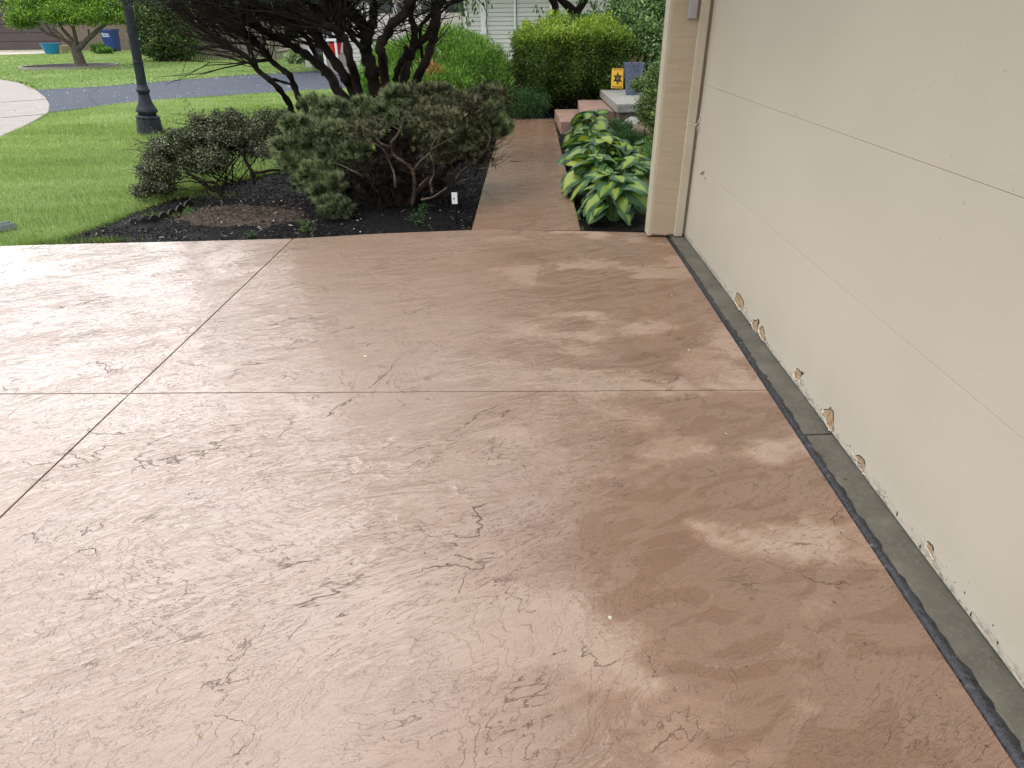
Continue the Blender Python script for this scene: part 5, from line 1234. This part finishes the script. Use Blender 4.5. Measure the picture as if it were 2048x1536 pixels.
# unseen trees beyond the houses, added to darken what the wet concrete mirrors
for k, (x, Y, hgt, wd, lab) in enumerate(((-3, 40, 10.5, 4.5, 'unseen tree added for the slab reflections behind the roof over the pinkish garage door'), (5, 38, 11, 5, 'unseen tree added for the slab reflections behind the right part of the white house'), (-46, 70, 13, 7, 'unseen tree added for the slab reflections behind the dark brown garage'))):
    e = empty('backdrop_tree.%03d' % (6+k), (x, Y, 0), lab, 'tree', 'trees behind the fences')
    el_ = [(x+rr.gauss(0, wd*.4), Y+rr.gauss(0, .8), z, wd*.6, wd*.6, hgt*.2) for z in np.linspace(3, hgt*.85, 6)]
    P, O = shell(el_, 2200, .4, .2, 110+k, freq=3); foliage('crown', [leafballs(P, O, 4, .2, .34, .2, .1, .3, .9)], M_bt, e)
    mb = MB(); mb.tube([(x, Y, -.1), (x, Y, hgt*.7)], [.3, .08], 8); mb.build('trunk', M_bark, e)

# ---- hostas
def m_hosta():
    g = NG('hosta_leaf'); uvn = g.nt.nodes.new('ShaderNodeUVMap'); uvn.uv_map = 'UVMap'
    sp = g.nt.nodes.new('ShaderNodeSeparateXYZ'); g.l(uvn.outputs[0], sp.inputs[0])
    rnd = g.attr('rnd').outputs['Fac']
    u = g.math('ABSOLUTE', g.math('SUBTRACT', sp.outputs['X'], .5))     # 0 midrib .. .5 edge
    u2 = g.math('MULTIPLY', u, 2.0)
    nz_ = g.noise(60, 4, .6)
    rib = g.math('SINE', g.math('MULTIPLY', u2, 38.0))
    thr = g.math('ADD', g.math('ADD', .32, g.math('MULTIPLY', rnd, .55)), g.math('MULTIPLY', g.math('SUBTRACT', nz_, .5), .5))
    thr = g.math('ADD', thr, g.math('MULTIPLY', rib, .05))
    m = g.smooth(g.math('SUBTRACT', thr, g.math('ADD', u2, g.math('MULTIPLY', g.math('ABSOLUTE', g.math('SUBTRACT', sp.outputs['Y'], .45)), .35))), -.06, .10)
    cen = g.mix(rnd, (.20, .33, .05), (.42, .50, .05)); cen = g.mix(g.math('MULTIPLY', g.smooth(rib, -.2, .9), .45), cen, (.09, .20, .03))
    mar = g.mix(g.smooth(rib, -.6, .9), (.060, .150, .060), (.034, .105, .046))
    c = g.mix(m, mar, cen); c = g.mix(g.smooth(u2, .045, .02), c, (.30, .42, .14))
    g.set(color=c, rough=.33, spec=.5)
    bl = g.noise(130, 3, .6)
    g.bump(g.math('ADD', g.math('MULTIPLY', rib, .9), g.math('MULTIPLY', bl, 1.2)), .55, .0035)
    t = g.nt.nodes.new('ShaderNodeBsdfTranslucent'); ms = g.nt.nodes.new('ShaderNodeMixShader'); g.l(g.mix(1., c, (1.1, 1.2, .6), 'MULTIPLY'), t.inputs[0]); ms.inputs[0].default_value = .22
    g.l(g.b.outputs[0], ms.inputs[1]); g.l(t.outputs[0], ms.inputs[2]); g.l(ms.outputs[0], g.o.inputs[0]); return g.m
M_hosta = m_hosta(); M_stalk = simple('hosta_stalk', (.16, .26, .08), .5, .25, 10)
def hosta(name, c, R_, hgt, n, Ls, label, seed, lean=(0, 0)):
    r_ = random.Random(seed); e = empty(name, c, label, 'plant', 'hostas beside the walkway'); V = []; F = []; UV = []; A = []; st = []
    NU, NV = 9, 12
    for k in range(n):
        ring = (k+.5)/n; phi = k*2.39996+r_.gauss(0, .25); rr_ = R_*(ring**.6)*r_.uniform(.85, 1.1)*.60
        d = Vector((math.cos(phi)+lean[0]*.4, math.sin(phi)+lean[1]*.4, 0)).normalized()
        h_ = hgt*(1.0-.70*ring**1.7)*r_.uniform(.88, 1.12)
        b = Vector((c[0]+d.x*rr_, c[1]+d.y*rr_, c[2]+h_)); L_ = Ls*r_.uniform(.62, 1.18)*(.8+.3*ring); W_ = L_*r_.uniform(.80, .98)
        roll = r_.gauss(0, .28); el = R(4-44*ring+r_.gauss(0, 13)); drp = r_.uniform(.45, 1.15)+ring*.30; rv = min(1, max(0, r_.gauss(.42, .27)))
        side = Vector((-d.y, d.x, 0)); base = len(V); p = b.copy(); ang_ = el; cup = r_.uniform(.12, .38); tw = r_.gauss(0, .25); wav = r_.uniform(0, 6)
        for j in range(NV):
            v = j/(NV-1); wd = W_*.5*min(1, (v/.26)**.5)*(max(0, 1-v)**.66)*1.24
            if j == 0: wd = W_*.10
            T_ = d*math.cos(ang_)+Vector((0, 0, 1))*math.sin(ang_); S_ = (side*math.cos(roll+tw*v)+T_.cross(side)*math.sin(roll+tw*v)); Nn = S_.cross(T_)
            if Nn.z < 0 and ang_ > -1.4: Nn = -Nn
            for i in range(NU):
                u = -1+2*i/(NU-1); back_ = (1-v)**3*abs(u)**1.6*L_*.16*(1 if j < 4 else 0)
                off = S_*(u*wd)+Nn*(abs(u)*wd*cup*(1.2-v)-(u*u)*wd*.28+.010*L_/.2*math.sin(u*5+wav+v*7)*abs(u))-T_*back_
                q = p+off; V.append((q.x, q.y, max(q.z, c[2]+.006))); UV.append((.5+.5*u, v)); A.append(rv)
            p = p+T_*(L_/(NV-1)); ang_ -= drp/(NV-1)*(1.1 if v > .3 else .5)
        for j in range(NV-1):
            for i in range(NU-1): a = base+j*NU+i; F.append((a, a+1, a+NU+1, a+NU))
        a = Vector((c[0]+d.x*.03, c[1]+d.y*.03, c[2]-.03)); st.append((curve_pts([a, a.lerp(b, .5)+Vector((0, 0, h_*.22)), b], 4), .006, .0045))
    npmesh('leaves', V, F, M_hosta, e, {'rnd': A}, smooth=True, uv=UV)
    twigs_mesh(st, 6).build('stalks', M_stalk, e, smooth=True)
    return e
hs_ = [((.80, 5.62), .36, .34, 26, .25, 'front hosta with large drooping leaves next to the garage corner'),
       ((.70, 6.35), .36, .36, 28, .24, 'second hosta from the driveway with blue green leaf edges, one leaf reaching over the path'),
       ((1.08, 6.3), .32, .36, 20, .23, 'hosta pressed against the garage corner behind the front one'),
       ((.82, 7.1), .38, .42, 30, .24, 'middle hosta standing tallest in the row along the walkway'),
       ((1.20, 7.4), .30, .32, 18, .20, 'hosta between the middle one and the boulder'),
       ((.80, 8.05), .38, .38, 28, .23, 'fourth hosta from the driveway along the walkway edge'),
       ((.90, 9.1), .44, .42, 32, .24, 'last hosta with yellow leaves in front of the pink steps')]
for k, ((x, y), R_, hh, n_, Ls, lab) in enumerate(hs_):
    hosta('hosta' if k == 0 else 'hosta.%03d' % k, (x, y, -.03), R_*1.04, hh, int(n_*1.4), Ls, lab, 40+k, (-.15, -.1))

# ---- weeds in the mulch
for k, (px, py, s_, lab) in enumerate(((612, 455, .10, 'pale thin weed in the mulch at the slab joint'), (835, 440, .10, 'green weed in the mulch below the pine branches'), (845, 418, .07, 'small weed close to the path light'), (378, 425, .06, 'yellow green weed beside the scalloped edging'), (500, 470, .035, 'tiny sprout at the driveway edge below the soil mound'))):
    c = G(px, py); e = empty('weed' if k == 0 else 'weed.%03d' % k, (c.x, c.y, -.03), lab, 'weed', 'weeds in the mulch')
    s_ *= .8; P, O = shell([(c.x, c.y, .0, s_, s_*.7, s_*.6)], 22, .8, .2, k); foliage('leaves', [leafballs(P, O, 3, .012, .024, .009, .3)], M_g2 if k in (0, 3) else M_g1, e)
    twigs_mesh([(curve_pts([Vector((c.x, c.y, -.05)), Vector((c.x+rr.gauss(0, s_*.5), c.y, .03)), Vector((c.x+rr.gauss(0, s_), c.y+rr.gauss(0, s_*.5), s_*rr.uniform(.5, 1)))], 3), .0025, .001) for _ in range(9)]).build('stems', M_g2, e)

# ---- mulch chips, soil heap, litter, petals
def scatter_in(poly, n):
    P = np.array(poly); a, b = P.min(0), P.max(0); out_ = []
    got = 0
    while got < n:
        q = rng.uniform(a, b, (n*2, 2)); q = q[inside(q, P)]; out_.append(q); got += len(q)
    return np.concatenate(out_)[:n]
def chips(name, q, z, L_, W_, mat, tilt=.35):
    n = len(q); a = rng.uniform(0, 6.28, n); D = np.stack([np.cos(a), np.sin(a), rng.normal(size=n)*tilt], 1)
    B = np.column_stack([q, z+rng.uniform(0, .012, n)]); v, f, r_ = leaves(B, D, L_*rng.lognormal(0, .45, n), W_*rng.lognormal(0, .35, n), up=np.tile([0, 0, 1.], (n, 1)), fold=.3)
    return npmesh(name, v, f, mat, None, {'rnd': r_})
near = [p for p in bedL if p[1] < 9]
q = scatter_in(bedL, 42000); q = q[q[:, 1] < 8.5]; q2_ = scatter_in(bedR, 12000)
M_chip = leafmat('mulch_chip', [(0, (.0015, .0015, .0022)), (.6, (.006, .0057, .0068)), (.9, (.016, .015, .017)), (.955, (.09, .075, .06)), (1, (.36, .31, .25))], .6, 0, .18)
tag(chips('mulch_chips', np.concatenate([q, q2_]), -.035, .026, .009, M_chip), kind='stuff')
sc_ = G(470, 425); soilp = [(sc_.x+.95*math.cos(t)*(1+.15*math.sin(3*t)), sc_.y+.58*math.sin(t)*(1+.1*math.cos(2*t))) for t in np.linspace(0, 6.28, 30)[:-1]]
def heap(x, y):
    u = (x-sc_.x)*.9; v_ = (y-sc_.y)*1.5; r2_ = u*u+v_*v_; return .085*np.exp(-r2_*4.6)-.014+hashnoise(np.stack([x, y, x*0], 1), 17, 9)*.010+hashnoise(np.stack([x, y, x*0], 1), 45, 10)*.006
sheet('soil_mound', soilp, M_soil, -.045, .02, heap)
q = sc_.x+rng.normal(size=(5200, 1))*.40, sc_.y+rng.normal(size=(5200, 1))*.19; q = np.column_stack(q); q = q[(q[:, 1] > 4.99)]
zz = np.maximum(heap(q[:, 0], q[:, 1])-.045, -.045)
o = chips('soil_crumbs', q, -.0, .015, .009, leafmat('crumb', [(0, (.018, .013, .009)), (.7, (.075, .055, .038)), (1, (.20, .15, .10))], .8, 0, .3))
co = np.zeros(len(o.data.vertices)*3, np.float32); o.data.vertices.foreach_get('co', co); co = co.reshape(-1, 3); co[:, 2] += np.repeat(zz, 4); o.data.vertices.foreach_set('co', co.ravel()); tag(o, kind='stuff')
M_pet = leafmat('petal', [(0, (.55, .52, .45)), (1, (.80, .80, .76))], .6, .1)
q = np.concatenate([scatter_in([(p.x, p.y) for p in driv_near]+[(p.x, p.y) for p in reversed(driv_far)], 400), scatter_in([(p.x, p.y) for p in (G(150, 180), G(640, 146), G(640, 125), G(150, 160))], 300)])
tag(chips('fallen_petals', q, .0, .026, .020, M_pet, .15), kind='stuff')
q = np.concatenate([scatter_in(bedL, 240), scatter_in([(-7, 4.0), (1, 4.0), (1, -1), (-7, -1)], 34)])
tag(chips('fallen_petals.001', q, .0, .014, .008, M_pet, .1), kind='stuff')
q = np.concatenate([scatter_in([(-4, 4.9), (1.1, 4.9), (1.1, .6), (-4, .6)], 90), np.column_stack([XR-np.abs(rng.normal(size=60))*.05, rng.uniform(.7, 4.8, 60)]), np.column_stack([rng.uniform(-3.8, .9, 170), rng.normal(size=170)*.01])+np.array([0, 4.86])-np.column_stack([np.zeros(170), np.abs(rng.normal(size=170))*.05])])
tag(chips('leaf_litter', q, .001, .010, .004, leafmat('litter', [(0, (.05, .03, .015)), (.7, (.14, .08, .03)), (1, (.45, .22, .04))], .7, 0), .1), kind='stuff')

# ---- grass blades
def grass(name, poly, n, h, wdt, mat, z=-.03, extra=None):
    q = scatter_in(poly, n) if extra is None else extra; n = len(q)
    P3 = np.column_stack([q, q[:, 0]*0]); lz = lawn_h(q[:, 0], q[:, 1])
    lean = np.stack([hashnoise(P3, 1.6, 31), hashnoise(P3, 1.9, 32), np.zeros(n)], 1)*.45
    D = np.array([0, 0, 1.])+lean+rng.normal(size=(n, 3))*np.array([.42, .42, .1])
    L_ = h*rng.uniform(.6, 1.25, n)*(1+.25*hashnoise(P3, 2.3, 33))
    B = np.column_stack([q, z+lz-.012])
    base = np.clip(.52+.11*hashnoise(P3, 1.3, 35)+.12*hashnoise(P3*np.array([.5, 1.6, 1]), 3.2, 34)+rng.normal(size=n)*.24, 0, 1)
    v, f, r_ = needles(B, D, L_, wdt*rng.uniform(.7, 1.3, n), base); return npmesh(name, v, f, mat, None, {'rnd': r_})
M_grass = leafmat('grass_blade', [(0, (.11, .165, .048)), (.35, (.225, .325, .100)), (.65, (.36, .47, .175)), (.88, (.52, .60, .31)), (1, (.65, .64, .44))], .5, .35, .25)
lw = np.array(lawn1)
ln1 = [p for p in lawn1]
q = scatter_in(lawn1, 900000); dist = q[:, 1]; keep = (q[:, 0] > -.95*q[:, 1]-1) & (rng.random(len(q)) < np.clip((7.5/np.maximum(dist, 4.5))**1.6, .12, 1))
q = q[keep]; q = q[(q[:, 1] > 4.6)]
lb = empty_guard = None
tag(grass('grass', None, 0, .052, .0050, M_grass, extra=q[q[:, 1] < 9.5]), kind='stuff')
tag(grass('grass.001', None, 0, .055, .010, M_grass, extra=q[q[:, 1] >= 9.5]), kind='stuff')
q = scatter_in(lawn2, 150000); q = q[q[:, 0] > -.9*q[:, 1]]
lr = np.hypot((q[:, 0]-ctr.x+.6)/rx_, (q[:, 1]-ctr.y-.3)/ry_) > 1.02
tag(grass('grass.002', None, 0, .07, .030, M_grass, z=-.02, extra=q[lr]), kind='stuff')
# ragged longer grass along the bed and slab edges
eg_ = [Vector((p[0], p[1], 0)) for p in bedL[:7]]; qs = []
for a, b in zip(eg_[:-1], eg_[1:]):
    m_ = int((b-a).length*900); t = rng.random(m_); qs.append(np.array(a)[:2]+np.outer(t, np.array(b-a)[:2])+rng.normal(size=(m_, 2))*.035)
for a, b in (((-7.3, 4.62), (-4.0, 4.79)), ((-4.05, 4.80), (-3.6, 4.83))):
    m_ = int(abs(b[0]-a[0])*900); t = rng.random(m_); qs.append(np.array(a)+np.outer(t, np.array(b)-np.array(a))+np.column_stack([rng.normal(size=m_)*.02, np.abs(rng.normal(size=m_))*.03+.004]))
qs.append(np.array([G(90, 480).x, G(90, 480).y])+rng.normal(size=(700, 2))*np.array([.16, .03])); qs.append(np.array([G(205, 474).x, G(205, 474).y])+rng.normal(size=(260, 2))*np.array([.12, .02]))
qs.append(np.array([G(320, 425).x, G(320, 425).y])+rng.normal(size=(240, 2))*np.array([.10, .03])); qs.append(np.array([G(340, 385).x, G(340, 385).y])+rng.normal(size=(700, 2))*np.array([.35, .06]))
tag(grass('edge_grass', None, 0, .060, .0042, leafmat('edge_blade', [(0, (.10, .16, .03)), (.5, (.16, .27, .05)), (.8, (.28, .36, .10)), (1, (.42, .38, .20))], .5, .3, .3), z=-.03, extra=np.concatenate(qs)), kind='stuff')
# grass licking up the lamp base
a_ = rng.uniform(0, 6.28, 500); r__ = .195+np.abs(rng.normal(size=500))*.025
tag(grass('edge_grass.001', None, 0, .085, .007, M_grass, extra=np.column_stack([lp0.x+np.cos(a_)*r__, lp0.y+np.sin(a_)*r__])), kind='stuff')
print('faces', sum(len(o.data.polygons) for o in sc.objects if o.type == 'MESH'))
